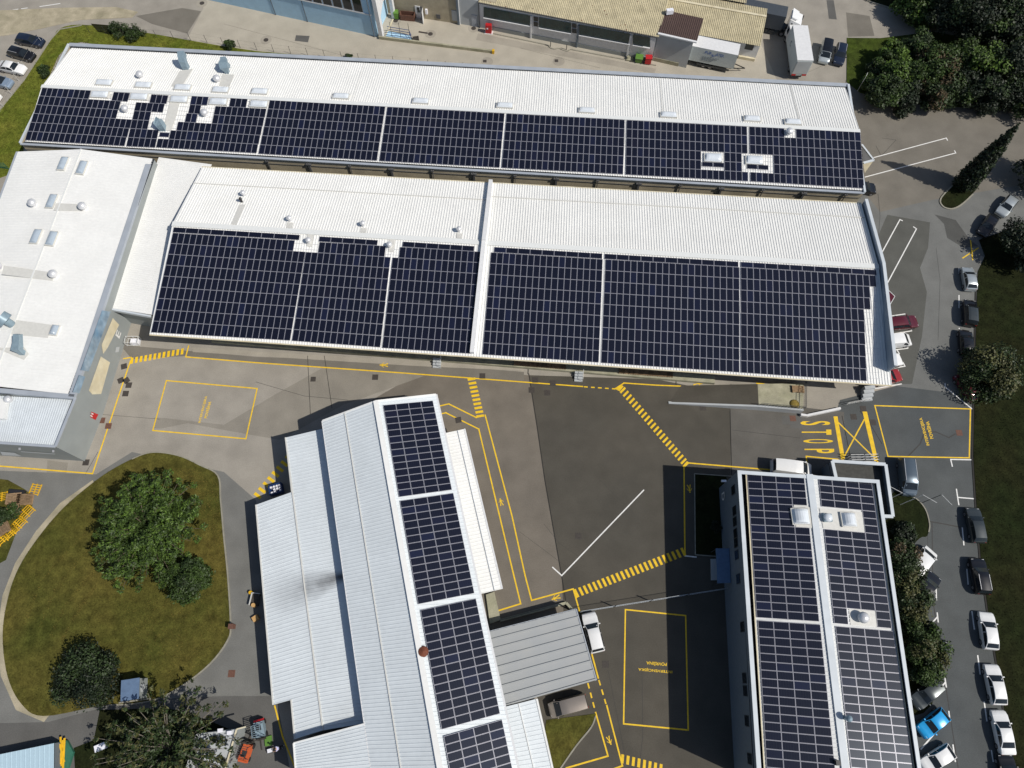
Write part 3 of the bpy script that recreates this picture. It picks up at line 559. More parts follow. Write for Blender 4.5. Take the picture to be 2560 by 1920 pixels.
mb=MB(); T1,T2=F1.lerp(F2,-1.98),F2; mb.bar(q(T1,6.35)+V((-.35,0,0)),q(T2,6.35)+V((-.35,0,0)),.75,.45); mb.bar(q(T2,6.34),q(wS,6.34)+V((0,-.4,0)),.6,.46); mb.bar(q(wN,6.3),q(wS,6.3),.6,.3); H3p=mb.build('parapet','coping',H3)
mb=MB(); mb.bar(eN-V((0,0,.05)),eS-V((0,0,.05)),.3,.06); mb.build('gutter','gutter',H3)
def face(par,name,pts,m,A=F1,B=F2,off=.06):
    P=[onvert(p,A,B,off) for p in pts]; mb=MB(); mb.add(P,[tuple(range(len(P)))]); return mb.build(name,m,par)
face(H3,'ribbon_window',[(255,776),(277,779),(222,929),(202,925)],'blueglass'); face(H3,'ribbon_window',[(198,937),(213,942),(198,984),(182,980)],'blueglass')
face(H3,'cream_panel',[(282,795),(298,812),(270,868),(258,885),(254,862)],'wall_cream'); face(H3,'cream_panel',[(252,891),(275,906),(253,985),(231,986),(222,976)],'wall_cream')  # flat cream shapes laid onto the facade
face(H3,'wall_vent',[(290,868),(299,867),(297,880),(288,881)],'wall_lgrey')
P=onvert((298.5,847),F1,F2,.08); mb=MB(); text_into(mb,'E',P,(F2-F1).normalized()*-1,(0,0,1),.9,1.1); mb.build('wall_letter','white_paint',H3)
uy=(eS-eN).normalized()
for p,pl in (((159,411),H3W),((206,421),H3E),((131,505),H3W),((92,593),H3W),((131,598),H3E)): dome_skylight(H3,onplane(p,*pl),uy,2.35,1.15,n=pl[1],grey='dome_grey')
dome_skylight(H3,onplane((138,827),*H3E),uy,1.5,1.0,n=H3E[1],grey='dome_grey')
for p,pl in (((86,513),H3W),((211,521),H3E),((138,690),H3E),((0,671),H3W)): ventilator(H3,onplane(p,*pl),.58)
c=onplane((30,812),*H3E); mb=MB(); mb.tube(c,c+V((-.3,.2,.9)),.5,n=12); mb.tube(c+V((-.3,.2,.7)),c+V((-.9,.5,1.3)),1.0,.95,n=16); mb.build('fan_housing','steel',H3,smooth=True)
duct(H3,onplane((57,880),*H3E),[(.1,-.2,-.1,.6),(0,-.1,.6,.6),(-.2,0,.85,1.0),(-.1,.9,1.2,.8),(.0,1.7,1.7,.75)],1.0)
for q_,pl in (([(140,508),(210,511),(206,528),(134,526)],H3E),([(10,664),(135,682),(132,702),(4,686)],H3E),([(40,800),(128,812),(120,845),(28,836)],H3E),([(-10,870),(60,868),(72,885),(60,900),(-10,890)][:4],H3E)): sheet_on(H3,'roof_flashing',q_,pl,'flash',.03,.02)
# ------------------------------------------------ annex of west hall
zA=5.9; a,b,c,d=at((-150,982),zA),at((180,999),zA),at((138,1117),zA),at((-160,1094),zA)
g1,g2=f2,at((212,1153)); AX=bld('annex_building','low grey annex with ribbed silver roof and red wall sign beside the west hall',(b+c)/2)
mb=MB(); mb.corrug(a,b,c,d,.30,.07,.07,.04); mb.build('roof','coping_light',AX)
w1,w2,w3=q(g1,6.4),q(g2,6.4),q(at((-160,1128)),6.4)
mb=MB(); mb.skirt([w1,w2,w3,q(a,6.4)]); AXw=mb.build('wall','wall_grey',AX)
mb=MB(); mb.bar(q(w1,6.4),q(w2,6.4),.3,.14); mb.bar(q(w2,6.401),q(w3,6.401),.3,.14); mb.build('coping','coping',AX)
face(AX,'red_sign',[(228,1029),(246,1036),(239,1050),(226,1043)],'red',g1,g2)
P=onvert((231,1043),g1,g2,.1); mb=MB(); text_into(mb,'H',P,(g2-g1).normalized()*-1,(0,0,1),.45,.55); mb.build('sign_letter','white_paint',AX)
A4,B4=g2,at((-160,1128))
for p in ((49,1122),(133,1128)): face(AX,'wall_lamp',[(p[0]-3,p[1]-3),(p[0]+3,p[1]-3),(p[0]+3,p[1]+3),(p[0]-3,p[1]+3)],'white_plastic',A4,B4,.1)
face(AX,'wall_ledge',[(52,1128),(138,1134),(138,1136),(52,1130)],'coping_light',A4,B4,.1); face(AX,'shutter',[(0,1129),(36,1132),(54,1140),(6,1138)],'coping_light',A4,B4,.1)
for p in ((8,1045,),(0,1062)):
    pass
c0=onplane((26,1002),at((26,1002),zA),V((0,0,1))); ventilator(AX,c0,.5,.3); mb=MB(); e=[at(p,zA+.1) for p in ((2,1000),(24,1000),(18,1050),(-10,1050))]; mb.hexa(e,[p+V((0,0,.5)) for p in e]); mb.build('roof_hatch','roof_white',AX)
# ------------------------------------------------ workshop in the middle
W6,R8,E6=6.0,8.1,5.9
a0,a1=at((806,1052),W6),at((933,1960),W6); r0,r1=at((939.5,1002.5),R8),at((1107,1960),R8); e0,e1=at((1090,986),E6),at((1304,1960),E6)
WK=bld('workshop_building','stepped pale grey workshop roof in the centre with solar fields along its right slope',(a0+e1)/2)
WKE=plane_of(r0,e0,e1); WKW=plane_of(a0,r0,r1)
mb=MB(); mb.corrug(r0,r1,a1,a0,.42,.05,.05); mb.corrug(r0,r1,e1,e0,.42,.05,.05); WKr=mb.build('roof','roof_cool',WK)
mb=MB(); mb.bar(r0+u,r1+u,.6,.1); mb.build('ridge_cap','roof_white',WKr)
mb=MB(); mb.bar(a0.lerp(r0,.42)+u,a1.lerp(r1,.44)+u,.12,.06); mb.build('roof_seam','flash',WKr)
mb=MB(); mb.bar(e0-V((0,0,.12)),e1-V((0,0,.12)),.34,.14); mb.bar(a0-V((.02,0,.12)),a1-V((.02,0,.12)),.2,.12); mb.build('gutter','wall_white',WK)
mb=MB(); mb.bar(a0,r0,.16,.1); mb.bar(r0,e0,.16,.1); mb.build('verge_trim','roof_white',WK)
mb=MB(); i=.35; mb.skirt([a0+V((i,-i,-.1)),r0+V((0,-i,-.1)),e0+V((-i,-i,-.1)),e1+V((-i,0,-.1)),r1-V((0,0,.1)),a1+V((i,0,-.1))]); mb.build('wall','wall_slate',WK)
wt0,wt1=V((a0.x+.33,a0.y-.4,4.55)),at((912,1809),W6); wt1=V((wt1.x+.33,wt1.y,4.55))
l0,l1=at((714,1094),3.75),at((808,1826),3.75)
LP=plane_of(l0,wt0,l1); P=lambda p:onplane(p,*LP)
mb=MB(); mb.corrug(l0,l1,wt1,wt0,.42,.05,.05); mb.corrug(P((640,1262)),P((683,1762)),P((796,1731)),P((735,1228)),.42,.05,.05); mb.corrug(P((728,1749)),P((737,1848)),P((808,1826)),P((796.5,1731.5)),.42,.05,.05); o=wedge_mat(P((862,1440)),(P((690,1492))-P((862,1440))).to_2d().to_3d().normalized(),(P((655,1505))-P((862,1440))).length,.6,3.6); mb.build('side_roof','roof_soot',WK)
mb=MB(); mb.bar(l0+u,l1+u,.16,.06); mb.bar(P((640,1262)),P((683,1762)),.16,.08); mb.bar(P((714,1094)),P((730,1231)),.16,.09); mb.bar(P((728,1749)),P((737,1848)),.16,.08); mb.build('eave_trim','flash',WK)
mb=MB(); k=lambda p,i=.15:P(p)-V((0,0,i)); mb.skirt([k((720,1098)),wt0-V((0,0,.15)),wt1-V((0,0,.15)),k((806,1820)),k((741,1842)),k((732,1745)),k((687,1757)),k((645,1266)),k((733,1233))]); mb.build('side_wall','wall_beige',WK)
s0_,s1_=at((734,1858),4.7),at((912,1809),6.0); s2,s3=at((742,1960),4.7),a1
mb=MB(); mb.corrug(s1_,s3,s2,s0_,.36,.05,.05); mb.build('south_roof','roof_cool',WK)
mb=MB(); mb.skirt([s0_+V((.1,-.1,-.1)),s1_+V((.1,-.1,-.1)),s3-V((0,0,.1)),s2+V((.1,0,-.1))]); mb.build('south_wall','wall_slate',WK)
mb=MB(); mb.bar(s0_,s2,.14,.1); mb.bar(s0_+V((0,.02,.002)),s1_,.12,.08); mb.build('eave_trim','roof_white',WK)
# rusty flue with cowl near the ridge
c0=at((1058,1629),8.2); mb=MB(); mb.tube(c0-V((0,0,1.0)),c0-V((0,0,.0)),.34,n=12); o=mb.build('flue','rust',WK); mb=MB(); mb.tube(c0,c0+V((0,0,.12)),.58,.5,n=14); mb.tube(c0+V((0,0,.12)),c0+V((0,0,.3)),.5,.05,n=14); mb.build('flue_cowl','rust',o)
# east canopy, south-east annex
c1,c2,c3,c4=at((1111,1083),3.9),at((1162.5,1072),3.5),at((1256.5,1472),3.5),at((1201,1485),3.9)
EC=thing('side_canopy','long cream lean-to roof along the right side of the central workshop','canopy',((c1+c3)/2*1).xy.to_3d())
mb=MB(); mb.corrug(c1,c4,c3,c2,.42,.05,.04); mb.build('canopy_roof','roof_white',EC)
mb=MB(); mb.bar(c2-V((.05,0,.1)),c3-V((.05,0,.1)),.2,.16); mb.build('gutter','wall_white',EC); mb=MB(); mb.bar(c1.lerp(c2,.63)+u,c4.lerp(c3,.63)+u,.08,.04); mb.build('roof_seam','coping',EC)
for t in (.0,.25,.5,.75,1): p=c2.lerp(c3,.02+.96*t); o=MB().tube((p.x-.2,p.y,0),(p.x-.2,p.y,3.4),.07,n=6).build('post','steel',EC)
c1,c2,c3,c4=at((1259,1768),3.7),at((1342,1747),3.3),at((1388,1950),3.3),at((1306,1960),3.7)
AN=bld('annex_building','small pale lean-to below the carport with a white edged metal roof',(c1+c3)/2)
mb=MB(); mb.corrug(c1,c4,c3,c2,.42,.05,.04); mb.build('roof','roof_cool',AN)
mb=MB(); mb.bar(c2,c3,.22,.1); mb.bar(c1.lerp(c2,.45)+u,c4.lerp(c3,.45)+u,.1,.04); mb.build('gutter','roof_white',AN)
mb=MB(); mb.skirt([p+V((-.1,-.1,-.1)) for p in (c1,c2,c3,c4)]); mb.build('wall','wall_lgrey',AN)
c1,c2,c3,c4=at((1222,1579),3.3),at((1440.6,1522.5),3.2),at((1491,1700),3.2),at((1262,1766),3.3)
CP=thing('carport','square carport with a deep ribbed grey sheet roof between workshop and white car','carport',((c1+c3)/2).xy.to_3d())
mb=MB(); mb.corrug(c1,c4,c3,c2,.95,.12,.14,.06); mb.build('carport_roof','carport',CP)
mb=MB(); mb.bar(c2-V((0,0,.2)),c3-V((0,0,.2)),.12,.26); mb.bar(c1-V((0,0,.2)),c2-V((0,0,.2)),.12,.2); mb.build('edge_beam','coping',CP)
for p in (c1,c2,c3,c4): MB().tube((p.x*.99,p.y,0),(p.x*.99,p.y,3.15),.09,n=6).build('post','steel',CP)
RW=thing('retaining_wall','low weathered concrete wall with a dark railing north of the carport','wall',at((1330,1520)))
mb=MB(); mb.bar(at((1250,1552)),at((1415,1508)),.3,.5); mb.bar(at((1415,1508)),at((1432,1527)),.3,.55); mb.build('wall_base','concrete',RW)
mb=MB(); a,b=at((1250,1552)),at((1400,1512)); mb.bar(a+V((0,0,1.2)),b+V((0,0,1.2)),.05,.05); [mb.tube(a.lerp(b,t/8),a.lerp(b,t/8)+V((0,0,1.2)),.025,n=4) for t in range(9)]; mb.build('railing','rail',RW)
o=thing('concrete_steps','pale worn concrete slab beside the workshop, below the end of the cream lean-to','slab',at((1232,1530))); mb=MB(); mb.prism([at(p) for p in ((1215,1487),(1236,1480),(1252,1550),(1225,1560))],0,.35); mb.build('slab','concrete',o)
# ------------------------------------------------ offices at lower right
zp=8.4; p0,p1,p2,p3=at((1844,1176),zp),at((2198,1200),zp),at((2309,1960),zp),at((1895,1960),zp)
OF=bld('office_building','tall slate walled office block at lower right with solar fields inside its roof parapet',(p0+p2)/2)
k0,k1=at((2023,1186),8.35),at((2117,1960),8.35); w0,w1=at((1863,1183),7.9),at((1911,1960),7.9); x0,x1=at((2184,1209),7.9),at((2290,1960),7.9)
OFW=plane_of(k0,w0,w1); OFE=plane_of(k0,x0,x1)
mb=MB(); mb.corrug(k0,k1,w1,w0,.40,.05,.035); mb.corrug(k0,k1,x1,x0,.40,.05,.035); OFr=mb.build('roof','roof_east',OF)
mb=MB(); mb.bar(k0+u,k1+u,.75,.10); mb.build('ridge_cap','coping_light',OFr)
i=.20; mb=MB(); mb.bar(p0+V((i,0,-.1)),p3+V((i,0,-.1)),.46,.14); mb.bar(p1-V((i,0,.1)),p2-V((i,0,.1)),.40,.14); mb.bar(p0+V((0,-i,-.102)),p1+V((0,-i,-.102)),.42,.14); mb.build('coping','coping_light',OF)
mb=MB(); mb.skirt([q(p,8.31) for p in (p0+V((.06,-.06,0)),p1+V((-.06,-.06,0)),p2,p3+V((.06,0,0)))]); OFw=mb.build('wall','wall_slate',OF)
mb=MB(); mb.bar(w0-V((.42,0,.75)),w1-V((.42,0,.75)),.85,.1); mb.bar(x0+V((.45,0,-.75)),x1+V((.45,0,-.75)),.9,.1); mb.build('gutter','gutter',OF)
mb=MB(); mb.bar(w0+V((.06,0,.02)),w1+V((.06,0,.02)),.12,.1); mb.bar(x0,x1,.1,.1); mb.build('eave_trim','wall_cream',OF)
A5,B5=V((p0.x+.06,p0.y,0)),V((p3.x+.06,p3.y,0))
for x,y in ((1833,1225),(1836,1277),(1837,1304),(1838.5,1333),(1840,1357),(1841.5,1387),(1845.5,1447),(1856,1567),(1861,1695),(1863,1727),(1867,1802),(1874,1897)):
    c=onvert((x,y),A5,B5,.03); d=(B5-A5).normalized(); mb=MB(); mb.bar(V((c.x,c.y,c.z-.7))-d*.55,V((c.x,c.y,c.z-.7))+d*.55,.05,1.4); wf=mb.build('window','rail',OF)
    mb=MB(); n=V((-1,0,0)); mb.bar(V((c.x-.02,c.y,c.z-.62))-d*.48,V((c.x-.02,c.y,c.z-.62))+d*.48,.05,1.24); mb.build('pane','glass',wf)
P=onvert((1804,1234),A5,B5,.1); mb=MB(); text_into(mb,'D',P,(B5-A5).normalized(),(0,0,1),1.0,1.2); mb.build('wall_letter','white_paint',OF)
o=MB(); c=onvert((1815,1203),A5,B5,.0); o.box((c.x-.3,c.y,c.z),(.6,.25,.2)); o.build('wall_lamp','white_plastic',OF)
sk=OFW; dome_skylight(OF,onplane((1999,1292),*OFW),(0,1,0),1.9,2.0,.35,n=OFW[1],rise=.55)
dome_skylight(OF,onplane((2119,1300),*OFE),(0,1,0),1.7,1.8,.35,n=OFE[1],rise=.55)
c=onplane((2066,1296),*OFE); o=MB(); o.box(c-V((0,0,.1)),(.9,.9,.6)); o=o.build('roof_ventilator','steel',OF); MB().sphere(c+V((0,0,.5)),.5,14,6,.6,0).build('turbine_dome','dome',o,smooth=True)
ventilator(OF,onplane((2152,1545),*OFE),.62,.4)
c=onplane((2113,1795),*OFE); o=MB(); o.tube(c,c+V((0,0,.9)),.22,n=10); o.sphere(c+V((0,0,.9)),.36,10,5); o.build('flue_pipe','steel',OF,smooth=True)
c=onplane((2090,1906),*OFW); o=MB(); o.box(c,(.45,.45,.6)); o.build('junction_box','black_plastic',OF)
for q_,pl in (([(1984,1262),(2026,1268),(2030,1320),(1990,1317)],OFW),([(2048,1270),(2156,1280),(2164,1332),(2058,1320)],OFE),([(2122,1523),(2190,1528),(2194,1567),(2126,1562)],OFE)): sheet_on(OF,'roof_flashing',q_,pl,'flash',.05,.03)
# canopy over office door
c1,c2,c3,c4=[at(p,3.1) for p in ((1790,1371),(1823,1371),(1827,1457),(1794,1458))]
o=thing('door_canopy','blue canopy slab over the dark office entrance','canopy',(c1+c3)/2-V((0,0,3.1))); mb=MB(); mb.hexa([c4-V((0,0,.2)),c3-V((0,0,.2)),c2-V((0,0,.2)),c1-V((0,0,.2))],[c4,c3,c2,c1]); mb.build('canopy_slab','ivy_wall',o)
mb=MB()
for p in (c1,c4): mb.tube((p.x+.15,p.y,0),(p.x+.15,p.y,2.9),.06,n=6)
mb.build('post','rail',o)
o=thing('door_step','grey concrete step in front of the office entrance','step',at((1784,1425))); mb=MB(); mb.prism([at(p) for p in ((1776,1398),(1800,1398),(1802,1450),(1777,1451))],0,.3); mb.build('step_slab','wall_lgrey',o)
# light well beside offices
z=3.6; b0,b1,b2=at((2081,1152),z),at((2214.5,1160.5),z),at((2233,1291),z); b3=V((p1.x+.9,b2.y+.1,z)); b4=V((b0.x+.15,p1.y+.7,z))
LW=bld('entrance_block','flat roofed entrance block with a pale raised rim at the right corner of the offices',(b0+b2)/2)
mb=MB(); mb.bar(b0+V((0,0,-.15)),b1+V((0,0,-.15)),.4,.15); mb.bar(b1+V((0,.0,-.148)),b2+V((0,0,-.148)),.4,.15); mb.bar(b2+V((0,0,-.146)),b3+V((0,0,-.146)),.4,.15); mb.bar(b0+V((0,0,-.144)),b4+V((0,0,-.144)),.4,.15); mb.build('rim_coping','coping_light',LW)
L=[b0,b1,b2,b3,q(p1,z)+V((.02,0,0)),b4]; mb=MB(); mb.skirt([q(p,3.46) for p in L]); mb.build('wall','wall_slate',LW)
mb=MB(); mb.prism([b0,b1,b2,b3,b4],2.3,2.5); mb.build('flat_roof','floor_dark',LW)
# ------------------------------------------------ buildings along the top
A,B=at((480,-9)),at((945,92.6)); BB=bld('blue_building','blue walled hall at the top edge with a band of dark windows',(A+B)/2)
d=(B-A).normalized(); n=V((-d.y,d.x,0)); n=n if n.y>0 else -n
mb=MB(); mb.prism([A,B-d*.25,B-d*.25+n*18,A+n*18],0,9.5); mb.build('wall','wall_blue',BB)
zt=onvert((932,37),A,B).z
mb=MB(); mb.bar(q(A,zt-.15)-n*.06,q(B,zt-.15)-n*.06-d*.3,.14,.16); mb.build('window_sill','wall_white',BB)
t=(B-A).length-1.6
k=0
while t>5:
    s=A+d*(t-1.75); e=A+d*(t-.1); mb=MB(); mb.bar(q(s,zt+.05)-n*.03,q(e,zt+.05)-n*.03,.08,2.6); wf=mb.build('window','wall_white',BB); mb=MB(); mb.bar(q(s+d*.12,zt+.15)-n*.06,q(e-d*.06,zt+.15)-n*.06,.08,2.35); mb.build('pane','glass',wf); t-=1.8
for x,y in ((690,37),(770,55)): c=onvert((x,y),A,B); mb=MB(); mb.bar(q(c,0)-n*.04-d*.05,q(c,0)-n*.04+d*.05,.1,6); mb.build('wall_joint','wall_slate',BB)
mb=MB(); mb.bar(q(B-d*1.9,0)-n*.05,q(B-d*1.6,0)-n*.05,.12,.01); 
o=MB(); o.tube(q(B-d*.55,0)-n*.15,q(B-d*.55,9)-n*.15,.09,n=6); o.build('downpipe','wall_slate',BB)
PT=thing('portal_frame','tall white portal at the right end of the blue hall','portal',B+n*2)
c1=at((956,91)); c2=at((985,44))
mb=MB(); mb.bar(c1-d*.35-n*.2,c1+d*.35-n*.2,.7,9); mb.build('portal_post','wall_white',PT); mb=MB(); mb.bar(c2-d*.3,c2+d*.3,.6,9); mb.build('portal_post','wall_white',PT)
mb=MB(); mb.bar(q(c1,5.4),q(c2,5.4),.45,3.5); mb.build('portal_beam','wall_white',PT)
mb=MB(); x=c1.lerp(c2,.05); y=c1.lerp(c2,.4); mb.hexa([q(x,3.6)-d*.2,q(x,3.6)+d*.2,q(y,5.3)+d*.2,q(y,5.3)-d*.2],[q(x,5.5)-d*.2,q(x,5.5)+d*.2,q(y,5.5)+d*.2,q(y,5.5)-d*.2]); mb.build('portal_brace','wall_white',PT)
A,B=at((984,35)),at((1149,60)); d=(B-A).normalized(); n=V((-d.y,d.x,0)); n=n if n.y>0 else -n
PL=bld('plaster_building','tan plaster wall with a half open white door at the top edge',(A+B)/2); mb=MB(); mb.prism([A-d*2,B,B+n*14,A+n*14-d*2],0,9); mb.build('wall','wall_plaster',PL)
def rect_on(par,name,p0_,p1_,m,h0,h1,A,B,off=.05,th=.08):   # between two base pixels along wall, heights h0..h1
    a=onvert(p0_,A,B); b=onvert(p1_,A,B); d=(B-A).normalized(); t0=(V((a.x,a.y,0))-A).dot(d); t1=(V((b.x,b.y,0))-A).dot(d); n=V((-d.y,d.x,0)); n=n if n.y>0 else -n
    mb=MB(); mb.bar(A+d*t0-n*off+V((0,0,h0)),A+d*t1-n*off+V((0,0,h0)),th,h1-h0); return mb.build(name,m,par)
o=rect_on(PL,'door',(1041,42),(1054,44),'wall_white',0,2.4,A,B); rect_on(o,'door_glass',(1043,20),(1049,21),'glass',1.2,2.2,A,B,.1); rect_on(PL,'doorway',(1054,44),(1059,45),'wall_dark',0,2.4,A,B)
c=onvert((1060,46),A,B); mb=MB(); mb.bar(q(c,.05)-n*.1,q(c,.05)-n*1.3+d*.2,.06,2.2); mb.build('door_leaf','wall_white',PL)
rect_on(PL,'wall_box',(1066,40),(1071,41),'white_plastic',1.2,2.1,A,B,.15,.3); rect_on(PL,'wall_vent',(1091,40),(1101,41),'wall_dark',.5,1.3,A,B); rect_on(PL,'wall_board',(1131,50),(1146,52),'wall_lgrey',.6,2.6,A,B); rect_on(PL,'corner_pier',(1145,58),(1150,59),'wall_slate',0,8,A,B,.1,.4)
A,B=at((1150,60)),at((1199,68)); d=(B-A).normalized(); n=V((-d.y,d.x,0)); n=n if n.y>0 else -n
PA=bld('passage_building','narrow pale wall with a grey door between the tan wall and the green windowed hall',(A+B)/2); mb=MB(); mb.prism([A,B,B+n*10,A+n*10],0,5.2); mb.build('wall','wall_lgrey',PA); rect_on(PA,'door',(1180,60),(1194,62),'coping',0,2.3,A,B); rect_on(PA,'corner_trim',(1147,58),(1151,59),'wall_white',0,5.4,A,B,.08,.2); rect_on(PA,'downpipe',(1199,67),(1200.5,67),'wall_dark',0,5,A,B,.1,.2)
A,B=at((1200,69)),at((1628,153.7)); d=(B-A).normalized(); n=V((-d.y,d.x,0)); n=n if n.y>0 else -n
G=bld('long_workshop','long low building at the top with a rusty beige corrugated roof and green window bands',(A+B)/2)
mb=MB(); mb.prism([A,B,B+n*20,A+n*20],0,4.7); mb.build('wall','wall_white',G)
e0,e1=onvert((1196,10.5),A-n*.45,B-n*.45),onvert((1648,88),A-n*.45,B-n*.45); ze=(e0.z+e1.z)/2; e0.z=e1.z=ze
mb=MB(); mb.corrug(e0,e1,e1+n*22+V((0,0,3.2)),e0+n*22+V((0,0,3.2)),.30,.1,.07,.05); mb.build('roof','eternit',G)
mb=MB(); mb.bar(e0-V((0,0,.15)),e1-V((0,0,.15)),.16,.14); mb.build('gutter','wall_dark',G)
rng=random.Random(3); mb=MB()
for i in range(90):
    t=rng.random(); s=rng.random(); c=e0.lerp(e1,t)+n*22*s+V((0,0,3.2*s+.085)); w=rng.choice((.06,.08,.1)); mb.bar(c-n*w,c+n*w,w*1.6,.004)
mb.build('roof_stain','rust',G)
for t,s,w in ((.05,.02,2.6),(.42,.2,1.2),(.6,.8,1.4)):
    c=e0.lerp(e1,t)+n*22*s+V((0,0,3.2*s+.08)); mb=MB(); mb.bar(c,c+n*1.4+V((0,0,.2)),w,.02); mb.build('roof_patch','wall_plaster',G)
rect_on(G,'plinth',(1232,78),(1627,153.5),'wall_grey',0,.75,A,B,.04,.1)
for x0_,x1_ in ((1209,1325),(1347,1428),(1448,1575),(1582,1625)):
    yb=lambda x:42.5+(x-1209)*.183
    P=[onvert((x0_,yb(x0_)-25),A,B,.08),onvert((x1_,yb(x1_)-25),A,B,.08),onvert((x1_,yb(x1_)),A,B,.08),onvert((x0_,yb(x0_)),A,B,.08)]
    mb=MB(); mb.quad(*P); wf=mb.build('window_band','glass_green',G); mb=MB(); mb.bar(P[3]-V((0,0,.12))-n*.1,P[2]-V((0,0,.12))-n*.1,.25,.1); mb.build('sill','wall_white',wf)
    L_=(P[2]-P[3]).length; nb=max(3,int(L_/1.1)); mb=MB()
    for i in range(1,nb): c=P[3].lerp(P[2],i/nb); tpt=P[0].lerp(P[1],i/nb); mb.tube(c,tpt,.015,n=4)
    mb.build('glazing_bar','rail',wf)
for x0_,y0_ in ((1334,41),(1430,58)):
    for dy in (0,13):
        P=[onvert(p,A,B,.09) for p in ((x0_,y0_+dy),(x0_+11,y0_+dy+2),(x0_+11,y0_+dy+13),(x0_,y0_+dy+11))]; mb=MB(); mb.quad(*P); mb.build('small_window','glass',G)
for x in (1325,1441,1573): rect_on(G,'wall_pier',(x,100),(x+4,101),'wall_white' if x!=1441 else 'wall_slate',0,4.4,A,B,.12,.22)
# tower block
A,B=at((1630,150.5)),at((1715,170)); d=(B-A).normalized(); n=V((-d.y,d.x,0)); n=n if n.y>0 else -n
TB=bld('grey_block','plain grey block with a brown corrugated roof and white gutter beside the truck trailer',(A+B)/2)
hz=onvert((1730,102),A,B).z
mb=MB(); mb.prism([A,B,B+n*4.5,A+n*4.5],0,hz); mb.build('wall','wall_lgrey',TB); rect_on(TB,'plinth',(1632,151),(1695,165),'concrete',0,.7,A,B)
mb=MB(); e0,e1=q(A,hz+.15)-n*.3,q(B+d*.5,hz+.15)-n*.3; mb.corrug(e0,e1,e1+n*4.8+V((0,0,.5)),e0+n*4.8+V((0,0,.5)),.3,.1,.07,.05); mb.build('roof','brown_roof',TB)
mb=MB(); mb.bar(e0-V((0,0,.05)),e1-V((0,0,.05)),.35,.2); mb.build('gutter','wall_white',TB)
c=e0+n*4.2+d*.8+V((0,0,.6)); mb=MB(); mb.box(c,(1.1,.6,.7),.15); mb.build('air_unit','white_plastic',TB)
# right block of workshop
A,B=at((1740,124)),at((1886,151)); d=(B-A).normalized(); n=V((-d.y,d.x,0)); n=n if n.y>0 else -n
RB=bld('shed_building','beige corrugated shed roof with a small dark window behind the white trailer',(A+B)/2)
hz=onvert((1901,116),A-n*.4,B-n*.4).z; mb=MB(); mb.prism([A-d*5,B,B+n*5.2,A+n*5.2-d*5],0,hz-.08); mb.build('wall','wall_white',RB)
e1=onvert((1901,116),A-n*.4,B-n*.4); hz=e1.z; e0=e1-d*16.5; mb=MB(); k1=e1+n*5.6+V((0,0,1.0)); k0=e0+n*5.6+V((0,0,1.0)); mb.corrug(e0,e1,k1,k0,.30,.1,.07,.05); mb.corrug(k0,k1,k1+n*2.2-V((0,0,.3)),k0+n*2.2-V((0,0,.3)),.30,.1,.07,.05); mb.corrug(k0+n*2.2,k1+n*2.2-d*3.6,k1+n*7-d*3.6-V((0,0,1)),k0+n*7-V((0,0,1)),.3,.1,.07,.05); mb.build('roof','eternit',RB)
mb=MB(); mb.bar(k0+u,k1+u,.4,.08); mb.build('ridge_cap','wall_cream',RB)
o=rect_on(RB,'window',(1860,124),(1880,128),'rail',1.9,3.2,A,B); rect_on(RB,'plinth',(1845,143),(1886,150),'wall_cream',0,.5,A,B,.15,.3)
# ================================================================= SOLAR FIELDS
def panel_mesh(w,l,t=.04,f=.035):
    mb=MB(); me=bpy.data.meshes.new('solar_panel')
    a,b=w/2,l/2
    o=[(-a,-b,t),(a,-b,t),(a,b,t),(-a,b,t)]; i=[(-a+f,-b+f,t),(a-f,-b+f,t),(a-f,b-f,t),(-a+f,b-f,t)]; lo=[(-a,-b,0),(a,-b,0),(a,b,0),(-a,b,0)]
    vs=o+i+lo; fs=[(4,5,6,7),(0,1,5,4),(1,2,6,5),(2,3,7,6),(3,0,4,7)]+[(8+k,8+(k+1)%4,(k+1)%4,k) for k in range(4)]
    return vs,fs
def mk_panel(vs,fs):
    me=bpy.data.meshes.new('solar_panel'); me.from_pydata(vs,[],fs); me.materials.append(M['solar']); me.materials.append(M['frame'])
    me.polygons.foreach_set('material_index',[0 if k%9==0 else 1 for k in range(len(fs))])
    uv=me.uv_layers.new(name='UVMap'); q4=((0,0),(1,0),(1,1),(0,1))
    for p in me.polygons:
        for k,li in enumerate(p.loop_indices): uv.data[li].uv=q4[k%4]
    return me
